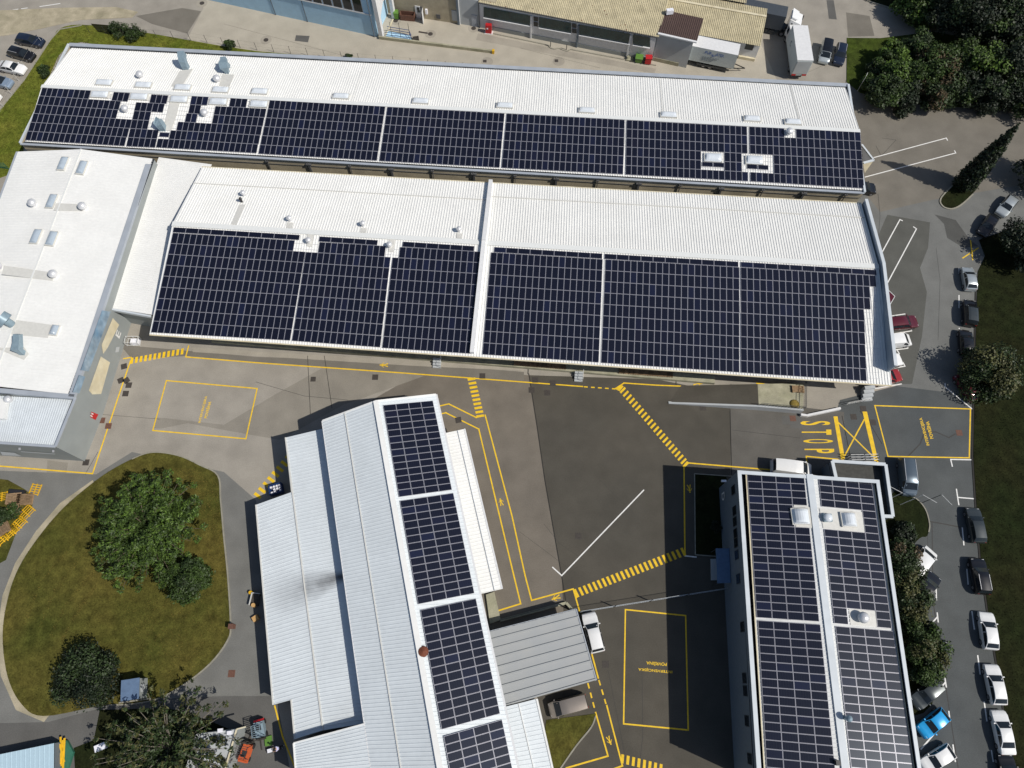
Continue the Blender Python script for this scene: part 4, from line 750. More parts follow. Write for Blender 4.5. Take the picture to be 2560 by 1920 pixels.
def field(label,pl,quad,nc,nr,skip=(),extra=(),land=None,gap=.022,lift=.10,rails=True):
    """quad: TL,TR,BR,BL px on plane pl; skip: set of (row,col); extra: (row,col_float,w_cols,h_rows,row_off); land: (TLpx, TRpx, n) landscape row above"""
    n=pl[1]; P=[onplane(p,pl[0]+n*lift,n) for p in quad]
    cells=[]   # (corner list TL,TR,BR,BL)
    def pt(u,v): return P[0].lerp(P[1],u).lerp(P[3].lerp(P[2],u),v)
    for r in range(nr):
        for c in range(nc):
            if (r,c) in skip: continue
            cells.append([pt((c+a)/nc,(r+b)/nr) for a,b in ((0,0),(1,0),(1,1),(0,1))])
    for r,c,w,h in extra:
        cells.append([pt((c+a*w)/nc,(r+b*h)/nr) for a,b in ((0,0),(1,0),(1,1),(0,1))])
    if land:
        for tl,tr,k,v0,v1 in land:
            a=onplane(tl,pl[0]+n*lift,n); b=onplane(tr,pl[0]+n*lift,n); dn=(P[3]-P[0]).normalized()*.80
            for i in range(k): cells.append([a.lerp(b,i/k),a.lerp(b,(i+1)/k),a.lerp(b,(i+1)/k)+dn,a.lerp(b,i/k)+dn])
    ctr=sum(P,V())/4; root=thing('solar_field',label,'solar panels',ctr,0,'solar fields on the roofs')
    cells.sort(key=lambda q:-(sum(q,V())/4-V((0,0,CAMH))).length); far=cells[:-100] if len(cells)>100 else []; near=cells[-100:]
    cache={}
    def frame(q):
        c=sum(q,V())/4; ux=((q[1]-q[0])+(q[2]-q[3])); w=ux.length/2; uy=((q[0]-q[3])+(q[1]-q[2])); l=uy.length/2
        ux.normalize(); uy=(uy-ux*uy.dot(ux)).normalized(); nz=ux.cross(uy); return c,ux,uy,nz,w-gap,l-gap
    for q in near:
        c,ux,uy,nz,w,l=frame(q); key=(round(w/.02),round(l/.02)); 
        if key not in cache: cache[key]=mk_panel(*panel_mesh(w,l))
        o=bpy.data.objects.new('solar_panel',cache[key]); C.objects.link(o); o.parent=root
        m=Matrix((ux,uy,nz)).transposed().to_4x4(); m.translation=c-ctr; o.matrix_local=m
    if far:
        vs=[];fs=[]
        for q in far:
            c,ux,uy,nz,w,l=frame(q); a,b=panel_mesh(w,l); o=len(vs); vs+=[tuple(c-ctr+ux*x+uy*y+nz*z) for x,y,z in a]; fs+=[tuple(i+o for i in f) for f in b]
        o=bpy.data.objects.new('solar_panels',mk_panel(vs,fs)); C.objects.link(o); o.parent=root; o['kind']='stuff'
    if rails:
        mb=MB(); 
        for r in range(nr):
            for f in (.25,.75):
                a=pt(-.004,(r+f)/nr)-n*.07; b=pt(1.004,(r+f)/nr)-n*.07; mb.bar(a,b,.05,.05)
        mb.build('mounting_rail','alu',root)
    return root
S=lambda rows,cols:{(r,c) for r in rows for c in cols}
field('solar field at the far left end of the longest hall, notched for two skylights',H1S,[(106.5,218.4),(351,234.5),(311,365.4),(62,350.6)],18,6,S([0],range(9,18))|S([1,2],[15,16,17]),[(0,13.15+i,1,1) for i in range(3)])
field('smallest solar field, a ragged strip five panels wide beside a duct on the longest hall',H1S,[(345.5,234),(417,238.5),(388,369.5),(315.5,366)],5,6,S([0],range(5))|S([2,3],[3,4]),[(0,2.3+i,1,1) for i in range(3)])
field('ragged solar field right of the duct on the longest hall, stepped at its left edge',H1S,[(415.5,236.5),(672,250.3),(641.2,383.5),(390.6,369)],18,6,S([0],range(18))|S([1],range(9))|S([2],range(9))|S([3],[0,1,2])|S([4],[0,1]),
  [(0,4.5+i,1,1) for i in range(3)]+[(0,11.35+i,1,1) for i in range(3)]+[(1,4.5+i,1,1) for i in range(2)]+[(2,4.2+i,1,1) for i in range(2)]+[(4.3,.15,1.75,.5)])
for k,(qd,nm) in enumerate((([(674.7,250.3),(964,266.2),(942.4,402),(645.8,384.8)],'unbroken solar field on the longest hall, nearest to the ragged fields'),([(968.4,267.3),(1262,283.8),(1249,419.5),(948,402.8)],'unbroken solar field on the longest hall, above the raised white strip of the middle hall'),([(1266.5,284),(1562,299.8),(1557.8,436.2),(1253.4,420)],'unbroken solar field on the longest hall, left of one with a skylight cut out'))):
    field(nm,H1S,qd,21,6)
field('solar field on the longest hall with one skylight gap near its right edge',H1S,[(1566.4,300.3),(1867.4,316.6),(1870,453.6),(1563.5,436.9)],21,6,S([3,4],range(13,17))|S([3,4],[20]),[(4.15,13.15,1.85,.5),(4.15,15.1,1.85,.5)])
field('solar field at the right end of the longest hall, with skylight and ventilator gaps',H1S,[(1873,316.8),(2150.5,330.5),(2160.5,471.6),(1876,453.6)],19,6,S([0],[6,7])|S([3,4],[0,1,2,3])-{(3,3)}|S([3],[3]),[(4.15,-.55,1.75,.5),(4.15,1.35,1.75,.5)])
field('left solar field of the middle hall, next to the link roof, notched at top right',H2S,[(432.2,582),(768.5,603),(725.4,851.8),(377.6,831.5)],22,9,S([0],[20,21]),land=[((434.7,568.1),(750,587.5),10,0,0)])
field('centre left solar field of the middle hall, with ventilator notches at both upper corners',H2S,[(769,603.4),(980,616),(951,869),(729.7,852.5)],14,9,S([0],[0,1,13]),land=[((799,591),(945,600.5),5,0,0)])
field('solar field of the middle hall left of the raised white strip, one upper corner missing',H2S,[(984.5,616.6),(1201.3,629.5),(1179.6,885),(955.4,870.3)],14,9,S([0],[0]),land=[((1007.5,604),(1186,615.5),6,0,0)])
field('solar field of the middle hall just right of the raised white strip',H2S,[(1227.4,631),(1507,648.3),(1497,906.8),(1205.7,886.5)],18,9,land=[((1236,617.6),(1506,634),9,0,0)])
field('solar field of the middle hall, second from its right end, complete rectangle',H2S,[(1513.8,648.6),(1848.6,668.3),(1848.6,931.6),(1502.2,907.4)],21,9,land=[((1511.5,634.4),(1846,654.4),11,0,0)])
field('stepped solar field of the middle hall beside the east parapet',H2S,[(1851.5,668.6),(2189,689),(2200,955.3),(1851.5,932)],21,9,S([1,2],[20])|S(range(3,9),[19,20]),land=[((1851.5,654.7),(2190.5,675),11,0,0)])
field('topmost solar field on the central workshop, next to its gable end',WKE,[(957.4,1013.1),(1082,1001.7),(1130.4,1224.7),(997.3,1243)],4,14)
field('second solar field down on the central workshop, beside the cream lean-to',WKE,[(999.4,1252.2),(1133.3,1232.6),(1186.3,1483.4),(1045,1511)],4,14)
field('third solar field down on the central workshop, with the rusty flue cap at its left',WKE,[(1050.9,1525.4),(1189.7,1496.4),(1250.5,1784.3),(1103.8,1824.2)],4,14)
field('lowest solar field on the central workshop, cut by the bottom of the picture',WKE,[(1108.7,1840.7),(1254.9,1798.8),(1282.4,1928),(1132.7,1974)],4,6)
field('upper left solar field on the office roof, with a square dome skylight notch',OFW,[(1867.7,1185.8),(2010.3,1192.5),(2048.5,1554.3),(1891.5,1543.9)],4,19,S([4,5,6],[3]),lift=.09)
field('lower left solar field on the office roof, running off the bottom of the picture',OFW,[(1894.2,1551),(2050.5,1561.3),(2091.5,1958),(1917.8,1941)],4,18,lift=.09)
field('upper right solar field on the office roof, split by a maintenance walkway with skylight',OFE,[(2045.9,1194.4),(2179,1207),(2229.6,1571.6),(2085,1558.6)],4,19,S([4,5,6],[0,1,2])|S([17,18],[1,2]),lift=.09)
field('lower right solar field on the office roof, greyest of all, beside the parked cars',OFE,[(2087.8,1565),(2232.5,1577.4),(2288,1957),(2130,1942)],4,17,lift=.09)
# ================================================================= VEHICLES
PROF={ # (x 0 rear..1 front, z top as fraction of H, roof flag) indexes of rear window pair and windscreen pair
 'hatch':([(0,.38),(.015,.62),(.035,.68),(.16,.945),(.28,.99),(.42,1),(.56,.965),(.735,.665),(.86,.60),(.95,.54),(.985,.45),(1,.33)],2,3,6,7),
 'wagon':([(0,.40),(.012,.62),(.03,.68),(.115,.95),(.28,.99),(.42,1),(.57,.965),(.74,.665),(.86,.60),(.95,.54),(.985,.45),(1,.33)],2,3,6,7),
 'sedan':([(0,.42),(.012,.60),(.05,.68),(.15,.70),(.30,.95),(.40,.99),(.50,1),(.59,.965),(.75,.665),(.88,.60),(.96,.52),(1,.34)],3,4,7,8),
 'suv':([(0,.38),(.012,.58),(.03,.64),(.09,.955),(.25,.99),(.42,1),(.58,.97),(.72,.66),(.86,.62),(.95,.57),(.985,.48),(1,.36)],2,3,6,7),
 'van':([(0,.30),(.008,.52),(.015,.60),(.045,.97),(.25,1),(.5,1),(.70,.965),(.865,.60),(.93,.52),(.97,.46),(.99,.38),(1,.28)],2,3,6,7)}
def car(px,rear,front,style,color,label,L=4.35,W=1.8,H=1.47,cat='car',roofm=None,rails=False,z=0.02,group='cars parked around the site'):
    a=at(rear,.6);b=at(front,.6); hd=math.atan2(b.y-a.y,b.x-a.x); c=(a+b)/2
    root=thing('parked_'+px,label,cat,(c.x,c.y,z),hd,group)
    pf,i0,i1,j0,j1=PROF[style]; rows=[]
    X=lambda t:(t-.5)*L
    for t,zf in pf:
        e=max(0,.10-t)/.10; f=max(0,t-.86)/.14; wid=W/2*(1-.10*e**1.5-.16*f**1.6); zt=zf*H
        zs=min(zt-.012,.64*H if style!='van' else .56*H); g=max(0,min(1,(zt-zs)/(.34*H)))
        wt=wid*(.93-.20*g if style!='van' else .95-.12*g); z0=.20+.10*(e+f*f)
        rows.append([(X(t),wid*.93,z0),(X(t),wid,(z0+zs)*.5),(X(t),wid*.965,zs),(X(t),wt,zt-.035*H*g-.005),(X(t),wt*.55,zt),(X(t),0,zt+.012)])
    mb=MB(); n=len(rows); full=[r+[(p[0],-p[1],p[2]) for p in r[-2::-1]] for r in rows]; k=len(full[0])
    for r in full: mb.v+=r
    for i in range(n-1):
        for j in range(k-1): mb.f.append((i*k+j,i*k+j+1,(i+1)*k+j+1,(i+1)*k+j)); mb.m.append(0)
    mb.f+= [tuple(range(k)),tuple((n-1)*k+j for j in range(k-1,-1,-1))]; mb.m+=[0,0]
    for i in range(n-1): mb.f.append((i*k,(i+1)*k,(i+1)*k+k-1,i*k+k-1)); mb.m.append(0)
    mb.build('body',color,root,smooth=True,world=False)
    def lp(A,B,t): return V(A).lerp(V(B),t)
    def screen(A,B,nm,dx,s0=.07,s1=.95):
        mb=MB(); cols=[3,4,5,6,7]; sh=.92; ra=[];rb=[]
        for j in cols:
            a_,b_=V(A[j]),V(B[j]); a_.y*=sh;b_.y*=sh; ra.append(a_.lerp(b_,s0)+V((dx,0,.018))); rb.append(a_.lerp(b_,s1)+V((dx,0,.018)))
        for q in range(4): mb.quad(ra[q],ra[q+1],rb[q+1],rb[q])
        return mb.build(nm,'glass',root,smooth=True,world=False)
    screen(full[i0],full[i1],'rear_window',-.012); screen(full[j1],full[j0],'windscreen',.012)
    for sd in (1,-1):
        idx=[i0,i1]+list(range(i1+1,j0+1))+[j1] if style!='van' else [j0-1,j0,j1]
        xm=X(.44)
        for (lo,hi) in (((X(pf[i0][0])+.18*(X(pf[i1][0])-X(pf[i0][0])),xm-.04),(xm+.04,X(pf[j1][0])-.25)) if style!='van' else ((X(.66),X(.84)),)):
            def side(x,up):
                for A,B in zip(rows[:-1],rows[1:]):
                    if A[0][0]<=x<=B[0][0]:
                        t=(x-A[0][0])/(B[0][0]-A[0][0]); p2=lp(A[2],B[2],t); p3=lp(A[3],B[3],t); v=p2.lerp(p3,up)
                        return V((v.x,sd*(v.y+.012),v.z))
            mb=MB(); m_=5; lows=[side(lo+(hi-lo)*t/m_,.10) for t in range(m_+1)]; ups=[side(lo+(hi-lo)*t/m_,.86) for t in range(m_+1)]
            for t in range(m_): mb.quad(lows[t],lows[t+1],ups[t+1],ups[t])
            mb.build('side_window','glass',root,world=False)
        for fx in (.185,.805):
            mb=MB(); y=sd*(W/2-.10); mb.tube((X(fx),y-.11*sd,.31),(X(fx),y+.105*sd,.31),.315,n=14); wo=mb.build('wheel','rubber',root,world=False)
            mb=MB(); mb.tube((X(fx),y+.09*sd,.31),(X(fx),y+.115*sd,.31),.20,n=10); mb.build('rim','rim',wo,world=False)
        mb=MB(); A=rows[-3]; mb.box((A[0][0]-.10,sd*A[2][1]*.78,A[2][2]-.055),(.20,.26,.07)); mb.build('headlight','head_lamp',root,world=False)
        A=rows[1]; mb=MB(); mb.box((A[0][0]+.03,sd*A[2][1]*.84,A[2][2]-.16),(.10,.22,.13)); mb.build('tail_light','tail_lamp',root,world=False)
        A=rows[j1]; mb=MB(); mb.box((A[0][0]-.22,sd*(A[2][1]+.07),A[2][2]+.02),(.12,.16,.11)); mb.build('mirror',color,root,world=False)
        if rails:
            mb=MB(); A=rows[i1];B=rows[j0]; mb.bar((A[0][0]+.1,sd*A[3][1]*.93,A[3][2]+.06),(B[0][0]-.25,sd*B[3][1]*.93,B[3][2]+.07),.04,.04); mb.build('roof_rail','alu',root,world=False)
    if roofm:
        mb=MB(); 
        for A,B in zip(full[i1:j0],full[i1+1:j0+1]):
            for j in (3,4,5,6): mb.quad(*[V(p)+V((0,0,.012)) for p in (A[j],A[j+1],B[j+1],B[j])])
        mb.build('roof_panel',roofm,root,smooth=True,world=False)
    return root
car('car',(2427,726),(2416,668),'hatch','car_silver','silver hatchback parked by the field, first of the kerb row below the yellow cross',3.9,1.72,1.45)
car('off_road_car',(2424,814),(2421,752),'suv','car_black','black off-road car with a grey roof, parked in the kerb row below the silver hatchback',4.2,1.8,1.72,roofm='car_grey')
car('car',(2415,883),(2412,830),'hatch','car_black','black car half hidden under the tree beside the right road',4.0,1.75)
car('car',(2430,987),(2403,949),'hatch','car_maroon','dark red car in the shade of the roadside tree by the slanted white line',4.1,1.75)
car('car',(2446,1351),(2430,1275),'wagon','car_grey','dark grey estate car in the kerb row, first below the white T mark',4.5,1.8)
car('car',(2456,1481),(2440,1400),'suv','car_black','black car with rails in the kerb row, directly above the first white car',4.4,1.82,1.6,rails=True)
car('car',(2476,1622),(2463,1532),'hatch','car_white','white hatchback with a bluish windscreen, topmost white car of the kerb row',4.3)
car('car',(2496,1757),(2477,1666),'hatch','car_white','white hatchback between two other white cars in the kerb row',4.4)
car('car',(2517,1880),(2495,1782),'sedan','car_white','white saloon, lowest white car of the kerb row',4.6)
car('car',(2530,1975),(2512,1898),'hatch','car_black','black car cut by the bottom edge at the end of the kerb row',4.2)
car('car',(2300,1490),(2332,1445),'hatch','car_black','black car mostly under the shrubs by the offices, below the white van',4.2)
car('van',(2280,1432),(2322,1382),'van','car_white','white van poking out of the shrubs by the offices',4.6,1.85,1.85,cat='van')
car('car',(2325,1655),(2346,1608),'hatch','car_black','black car almost covered by the second roadside shrub',4.0)
car('car',(2343,1710),(2287,1757),'suv','car_grey','dark grey car parked nose in to the offices, just above the bright blue one',4.3,1.8,1.6)
car('car',(2362,1783),(2302,1832),'hatch','car_blue','bright blue hatchback parked slantwise beside the offices',3.9,1.75)
car('car',(2380,1874),(2305,1921),'hatch','car_white','white coupe at the bottom edge beside the offices',4.1,1.78,1.4)
car('car',(2262,1150),(2272,1238),'van','car_slate','slate grey minivan with roof bars by the entrance block rim',4.9,1.9,1.85,rails=True)
car('van',(1938,1168),(2017,1178),'van','car_white','white panel van half hidden behind the office roof edge',5.2,1.95,2.1,cat='van')
car('pickup',(2216,812),(2291,805),'suv','car_maroon','maroon car with its nose out from under the middle hall parapet',4.5,1.85,1.65)
car('van',(2205,857),(2270,851),'van','car_white','white van tail by the middle hall parapet, between two painted bays',4.4,1.8,1.8,cat='van')
car('car',(2196,908),(2243,900),'hatch','car_white','white car of which only the tip shows past the middle hall parapet',4.0)
car('car',(2185,950),(2249,938),'hatch','car_red','red car at the lower corner of the middle hall',4.1)
car('car',(2140,470),(2174,472),'hatch','car_black','black car tip showing at the gap between the two solar halls',4.0)
car('car',(38,95),(113,109),'wagon','car_navy','navy estate car, uppermost of the row by the west grass strip',4.7,1.82)
car('car',(17,125),(91,146),'wagon','car_black','black estate car with a pale headlight, second in the row by the west grass strip',4.6,1.82,rails=True)
car('car',(-10,162),(70,178),'sedan','car_white','white saloon in the row by the west grass strip',4.6,1.82)
car('car',(-42,196),(38,213),'sedan','car_steelblue','steel blue car in the row by the west grass strip, below the white saloon',4.5,1.8)
car('car',(-70,232),(8,250),'hatch','car_white','white car nose at the left edge, lowest in the row by the west grass strip',4.3,1.78)
car('car',(2069,102),(2057,161),'van','car_silver','silver people carrier with a black roof beside the white box truck',4.7,1.85,1.7,roofm='car_black')
car('car',(2106,108),(2094,165),'wagon','car_navy','dark blue estate car by the shrub bed, right of the silver people carrier',4.6,1.82,1.5,rails=True)
car('car',(1495,1632),(1470,1531),'suv','car_white','white car with dark windscreen alone between carport and sliding gate',4.6,1.85,1.6)
car('van',(1466,1752),(1374,1777),'van','car_beige','beige van under the carport edge beside the triangular lawn',4.5,1.8,1.75,cat='van')
car('car',(2533,496),(2500,536),'hatch','car_silver','pale silver car in tree shade near the right edge',4.2)
car('car',(2483,543),(2455,585),'hatch','car_black','black car in deep tree shade above the yellow cross',4.2)
# trailer by hall
o=thing('small_trailer','dark red tarpaulin trailer sticking out from the middle hall parapet','trailer',at((2225,742)))
P=[at(p,1.3) for p in ((2208,727),(2219,724),(2237,741),(2222,767),(2205,757))]; mb=MB(); mb.prism(P,.5,1.3); mb.build('tarp_cover','car_maroon',o)
mb=MB(); [mb.bar(P[i],P[(i+1)%5],.08,.05) for i in range(5)]; mb.build('edge_rail','rail_white',o); mb=MB(); mb.tube(at((2212,748),.3),at((2218,756),.3),.3,n=10); mb.build('wheel','rubber',o)
def wheels(par,pts,r,hd,w=.3):
    s=V((-math.sin(hd),math.cos(hd),0))
    for p in pts:
        p=V(p); o=MB().tube((p.x,p.y,r)-0*p if False else V((p.x,p.y,r))-s*w/2,V((p.x,p.y,r))+s*w/2,r,n=14).build('wheel','rubber',par)
        MB().tube(V((p.x,p.y,r))-s*(w/2+.02),V((p.x,p.y,r))+s*(w/2+.02),r*.55,n=10).build('rim','rim',o)
# box truck
tl,tr,br,bl=[at(p,4.05) for p in ((1982,63),(2019.5,64.5),(2034,152),(1993.5,151))]
T=thing('box_truck','white box truck parked with its tail lift towards the longest hall','truck',((tl+br)/2).xy.to_3d()); fw=((tl+tr)-(bl+br)).normalized(); hd=math.atan2(fw.y,fw.x); sd=V((fw.y,-fw.x,0))
mb=MB(); lo=lambda p,z:V((p.x,p.y,z)); mb.hexa([lo(p,1.0) for p in (bl,br,tr,tl)],[bl,br,tr,tl]); mb.build('cargo_box','truck_grey',T)
mb=MB(); mb.hexa([p+V((0,0,.002)) for p in (bl,br,tr,tl)],[p+V((0,0,.06)) for p in (bl,br,tr,tl)]); mb.build('box_roof','wall_white',T)
mid=(tl+tr)/2; wd=(tr-tl).length; cb=mid+fw*1.2
mb=MB(); P=[lo(mid+fw*a+sd*b*wd*.46,0) for a,b in ((.15,-1),(.15,1),(2.0,1),(2.0,-1))]; mb.hexa([lo(p,.6) for p in P],[lo(P[0],2.9),lo(P[1],2.9),lo(P[2]-fw*.35,2.75),lo(P[3]-fw*.35,2.75)]); mb.build('cab','car_white',T)
mb=MB(); mb.quad(*[lo(mid+fw*a+sd*b*wd*.40,z)+fw*.03 for a,b,z in ((1.93,-1,1.6),(1.93,1,1.6),(1.72,1,2.6),(1.72,-1,2.6))]); mb.build('windscreen','glass',T)
mb=MB(); mb.quad(*[lo(mid+fw*a-sd*wd*.475,z) for a,z in ((.7,1.6),(1.6,1.6),(1.5,2.5),(.7,2.5))]); mb.build('side_window','glass',T)
mb=MB(); [mb.box(lo(mid+fw*1.9+sd*b*(wd*.46+.25),1.7),(.15,.3,.6),hd) for b in (-1,1)]; mb.build('mirror','black_plastic',T)
mb=MB(); mb.bar(lo((bl+br)/2,.65),lo(mid+fw*1.8,.65),1.0,.35); mb.build('chassis','black_plastic',T)
wheels(T,[lo((bl+br)/2+fw*1.9+sd*b*wd*.42,0) for b in (-1,1)]+[lo(mid+fw*.9+sd*b*wd*.42,0) for b in (-1,1)],.48,hd)
mb=MB(); [mb.bar(lo(bl.lerp(br,t0),1.02)-fw*.05,lo(bl.lerp(br,t1),1.02)-fw*.05,.08,.28) for t0,t1 in ((.04,.3),(.7,.96))]; mb.build('warning_plate','tail_lamp',T)
mb=MB(); mb.bar(lo(bl.lerp(br,.05),1.35)-fw*.03,lo(bl.lerp(br,.95),1.35)-fw*.03,.05,2.5); mb.build('rear_door','wall_lgrey',T)
mb=MB(); text_into(mb,'C',bl.lerp(tl,.72)+V((0,0,-1.9))-sd*.03,fw*-1,(0,0,1),.6,1.0); mb.build('side_mark','wall_slate',T)
# white drawbar trailer with blue lettering
z=3.95; a,b,c,d=[at(p,z) for p in ((1731,115),(1845.5,138.5),(1853,110.5),(1738,87))]
T=thing('drawbar_trailer','white roofed trailer with blue lettering on its grey side, standing beside the grey block','trailer',((a+c)/2).xy.to_3d())
fw=(b-a).normalized(); c=b+V((-fw.y,fw.x,0))*2.5; d=a+V((-fw.y,fw.x,0))*2.5; hd=math.atan2(fw.y,fw.x); out=V((fw.y,-fw.x,0))
mb=MB(); mb.hexa([lo(p,1.15) for p in (a,b,c,d)],[p-V((0,0,.05)) for p in (a,b,c,d)]); mb.build('cargo_box','truck_grey',T); mb=MB(); mb.hexa([p-V((0,0,.048)) for p in (a,b,c,d)],[p+V((0,0,.02)) for p in (a,b,c,d)]); mb.build('box_roof','wall_white',T)
Ls=(b-a).length; o0=lo(a,0)+out*.03
mb=MB(); text_into(mb,'PUR',o0+fw*(Ls*.30)+V((0,0,3.0)),fw,(0,0,1),Ls*.15,.55); text_into(mb,'e',o0+fw*(Ls*.455)+V((0,0,2.8)),fw,(0,0,1),.3,.35); text_into(mb,'ATEX',o0+fw*(Ls*.54)+V((0,0,3.0)),fw,(0,0,1),Ls*.18,.55)
mb.bar(o0+fw*(Ls*.47)+V((0,0,2.7)),o0+fw*(Ls*.56)+V((0,0,3.05)),.02,.09); mb.build('side_lettering','blue_text',T)
mb=MB(); rr=random.Random(5)
for row in range(4):
    x=.27
    while x<.27+.36-.05*row: w=rr.uniform(.02,.05); mb.bar(o0+fw*(Ls*x)+V((0,0,2.42-row*.24)),o0+fw*(Ls*(x+w))+V((0,0,2.42-row*.24)),.02,.07); x+=w+.012
mb.build('side_text_line','wall_slate',T)
mb=MB(); mb.bar(lo(a,.75)-out*1.25+fw*.4,lo(b,.75)-out*1.25-fw*.3,1.8,.35); mb.bar(lo(b,.6)-out*1.8,lo(b,.6)-out*1.25+fw*1.9,.1,.12); mb.bar(lo(b,.6)-out*.7,lo(b,.6)-out*1.25+fw*1.9,.1,.12); mb.build('chassis','black_plastic',T)
mb=MB(); mb.bar(lo(a,.5)+fw*1.5-out*.05,lo(b,.5)-fw*.6-out*.05,.06,.35); mb.build('side_guard','rail',T)
wheels(T,[lo(a+fw*t-out*s,0) for t in (2.6,3.7) for s in (.25,2.2)],.48,hd)
# articulated lorry
z=3.9; b=at((1966,43),z); a0_=at((1862,22),z); fw=(b-a0_).normalized(); nn=V((-fw.y,fw.x,0)); hd=math.atan2(fw.y,fw.x)
T=thing('articulated_lorry','lorry with a white cab and a dark tarpaulin trailer at the top edge','truck',lo(b-fw*5+nn*1.2,0))
P=[b-fw*11,b,b+nn*2.5,b-fw*11+nn*2.5]; mb=MB(); mb.hexa([lo(p,1.2) for p in P],P); mb.build('trailer_cover','tarp_dark',T)
mb=MB(); mb.bar(lo(P[0],.8)+nn*1.25,lo(P[1],.8)+nn*1.25+fw*1,1.4,.35); [mb.box(lo(b-fw*t+nn*.2,.35),(.9,.3,.6),hd) for t in (1.4,2.5)]; mb.build('chassis','rail',T)
mb=MB(); [mb.box(lo(b-fw*(.4+.75*i)-nn*.03,1.1),(.08,.06,.25),hd) for i in range(14)]; mb.build('tarp_strap','black_plastic',T)
wheels(T,[lo(b-fw*t+nn*s,0) for t in (6,7.3,8.6) for s in (.25,2.2)]+[lo(b+fw*t+nn*s,0) for t in (.3,2.6) for s in (.25,2.2)],.5,hd)
K=b+fw*.8; P=[lo(K+fw*x+nn*y,0) for x,y in ((0,.02),(2.3,.02),(2.3,2.48),(0,2.48))]
mb=MB(); mb.hexa([lo(p,.5) for p in P],[lo(P[0],3.6),lo(P[1]-fw*.35,3.0),lo(P[2]-fw*.35,3.0),lo(P[3],3.6)]); mb.build('cab','car_white',T)
mb=MB(); Q=[lo(K+fw*x+nn*y,3.55) for x,y in ((.1,.15),(1.2,.25),(1.2,2.25),(.1,2.35))]; mb.hexa(Q,[lo(Q[0],4.0),lo(Q[1],3.5)+V((0,0,.1)),lo(Q[2],3.6),lo(Q[3],4.0)]); mb.build('wind_deflector','car_white',T)
mb=MB(); mb.quad(*[lo(K+fw*x-nn*.01,z_) for x,z_ in ((1.2,1.9),(2.1,1.9),(1.95,2.8),(1.2,2.8))]); mb.quad(*[lo(K+fw*x-nn*.01,z_) for x,z_ in ((.3,2.2),(.6,2.2),(.6,3.0),(.3,3.0))]); mb.build('side_window','glass',T)
mb=MB(); mb.quad(*[lo(K+fw*x+nn*y,z_) for x,y,z_ in ((2.3,.2,1.9),(2.3,2.3,1.9),(2.06,2.3,2.9),(2.06,.2,2.9))]); mb.build('windscreen','glass',T)
mb=MB(); [mb.box(lo(K+fw*2.2+nn*y,1.9),(.12,.3,.7),hd) for y in (-.25,2.75)]; mb.build('mirror','black_plastic',T)
# ================================================================= TREES AND PLANTS
def leaves(blobs,n,size,seed=0,up=.45,droop=0,long=1.0):
    """leaf quads scattered in the outer shells of many blobs; blobs: (x,y,z,rx,ry,rz)"""
    g=np.random.default_rng(seed); B=np.array(blobs,float); w=(B[:,3]*B[:,4]*B[:,5])**(2/3); idx=g.choice(len(B),n,p=w/w.sum())
    d=g.normal(size=(n,3)); d/=np.linalg.norm(d,axis=1)[:,None]; r=g.uniform(.35,1,n)**.5*(1+.12*g.normal(size=n))
    c=B[idx,:3]+d*r[:,None]*B[idx,3:6]
    nr=d*.7+g.normal(size=(n,3))*.6+np.array([0,0,up]); nr/=np.linalg.norm(nr,axis=1)[:,None]
    t=np.cross(nr,g.normal(size=(n,3))); t/=np.linalg.norm(t,axis=1)[:,None]; b=np.cross(nr,t)
    s=size*g.uniform(.55,1.35,n)[:,None]; L=s*long; W=s*.55
    v=np.stack([c-t*L*.5-b*W*.2,c-b*W*.6,c+t*L*.6+b*W*.05,c+b*W*.6],1).reshape(-1,3); return v
def leaf_obj(name,v,m,parent):
    off=V((0,0,0)); q=parent
    while q: off+=q.location; q=q.parent
    n=len(v)//4; me=bpy.data.meshes.new(name); v=v-np.array(off)
    me.vertices.add(4*n); me.vertices.foreach_set('co',v.astype(np.float32).ravel()); me.loops.add(4*n); me.loops.foreach_set('vertex_index',np.arange(4*n,dtype=np.int32))
    me.polygons.add(n); me.polygons.foreach_set('loop_start',np.arange(0,4*n,4,dtype=np.int32)); me.polygons.foreach_set('loop_total',np.full(n,4,dtype=np.int32)); me.update(calc_edges=True)
    o=bpy.data.objects.new(name,me); C.objects.link(o); o.parent=parent; me.materials.append(M[m]); return o
def blobset(c,r,h,k,seed,flat=.7,br=.42):
    g=random.Random(seed); out=[]
    for i in range(k):
        a=g.uniform(0,2*math.pi); q=math.sqrt(g.random())*.78; z=g.uniform(.25,.92); t=1-.55*abs(z-.45)
        s=r*br*g.uniform(.65,1.25); out.append((c.x+math.cos(a)*r*q*t,c.y+math.sin(a)*r*q*t,h*z,s,s,s*flat))
    return out
def tree(name,label,base,r,h,m,n,seed,size=.34,k=16,cat='tree',bark='bark',m2=None,frac=.35,limbs=7,group=None,flat=.7,z0=.05,br=.42):
    c=at(base,h*.5); c.z=z0; k=int(k*1.7); br*=.78; root=thing(name,label,cat,c,0,group); bl=blobset(c,r,h,k,seed,flat,br)
    mb=MB(); th=max(.07,r*.05); top=c+V((0,0,h*.5)); mb.tube(c-V((0,0,.05)),top,th*1.3,th*.7,8)
    for b in bl[:limbs]: mb.tube(c+V((0,0,h*random.uniform(.15,.4))),V(b[:3]),th*.55,th*.15,5)
    mb.build('trunk' if cat=='tree' else 'stem',bark,root)
    leaf_obj('crown' if cat=='tree' else 'foliage',leaves(bl,n,size,seed),m,root)
    if m2: leaf_obj('crown' if cat=='tree' else 'foliage',leaves(blobset(c,r*1.02,h*1.06,max(4,k//3),seed+50,flat,br),int(n*frac),size,seed+9,.7),m2,root)
    return root
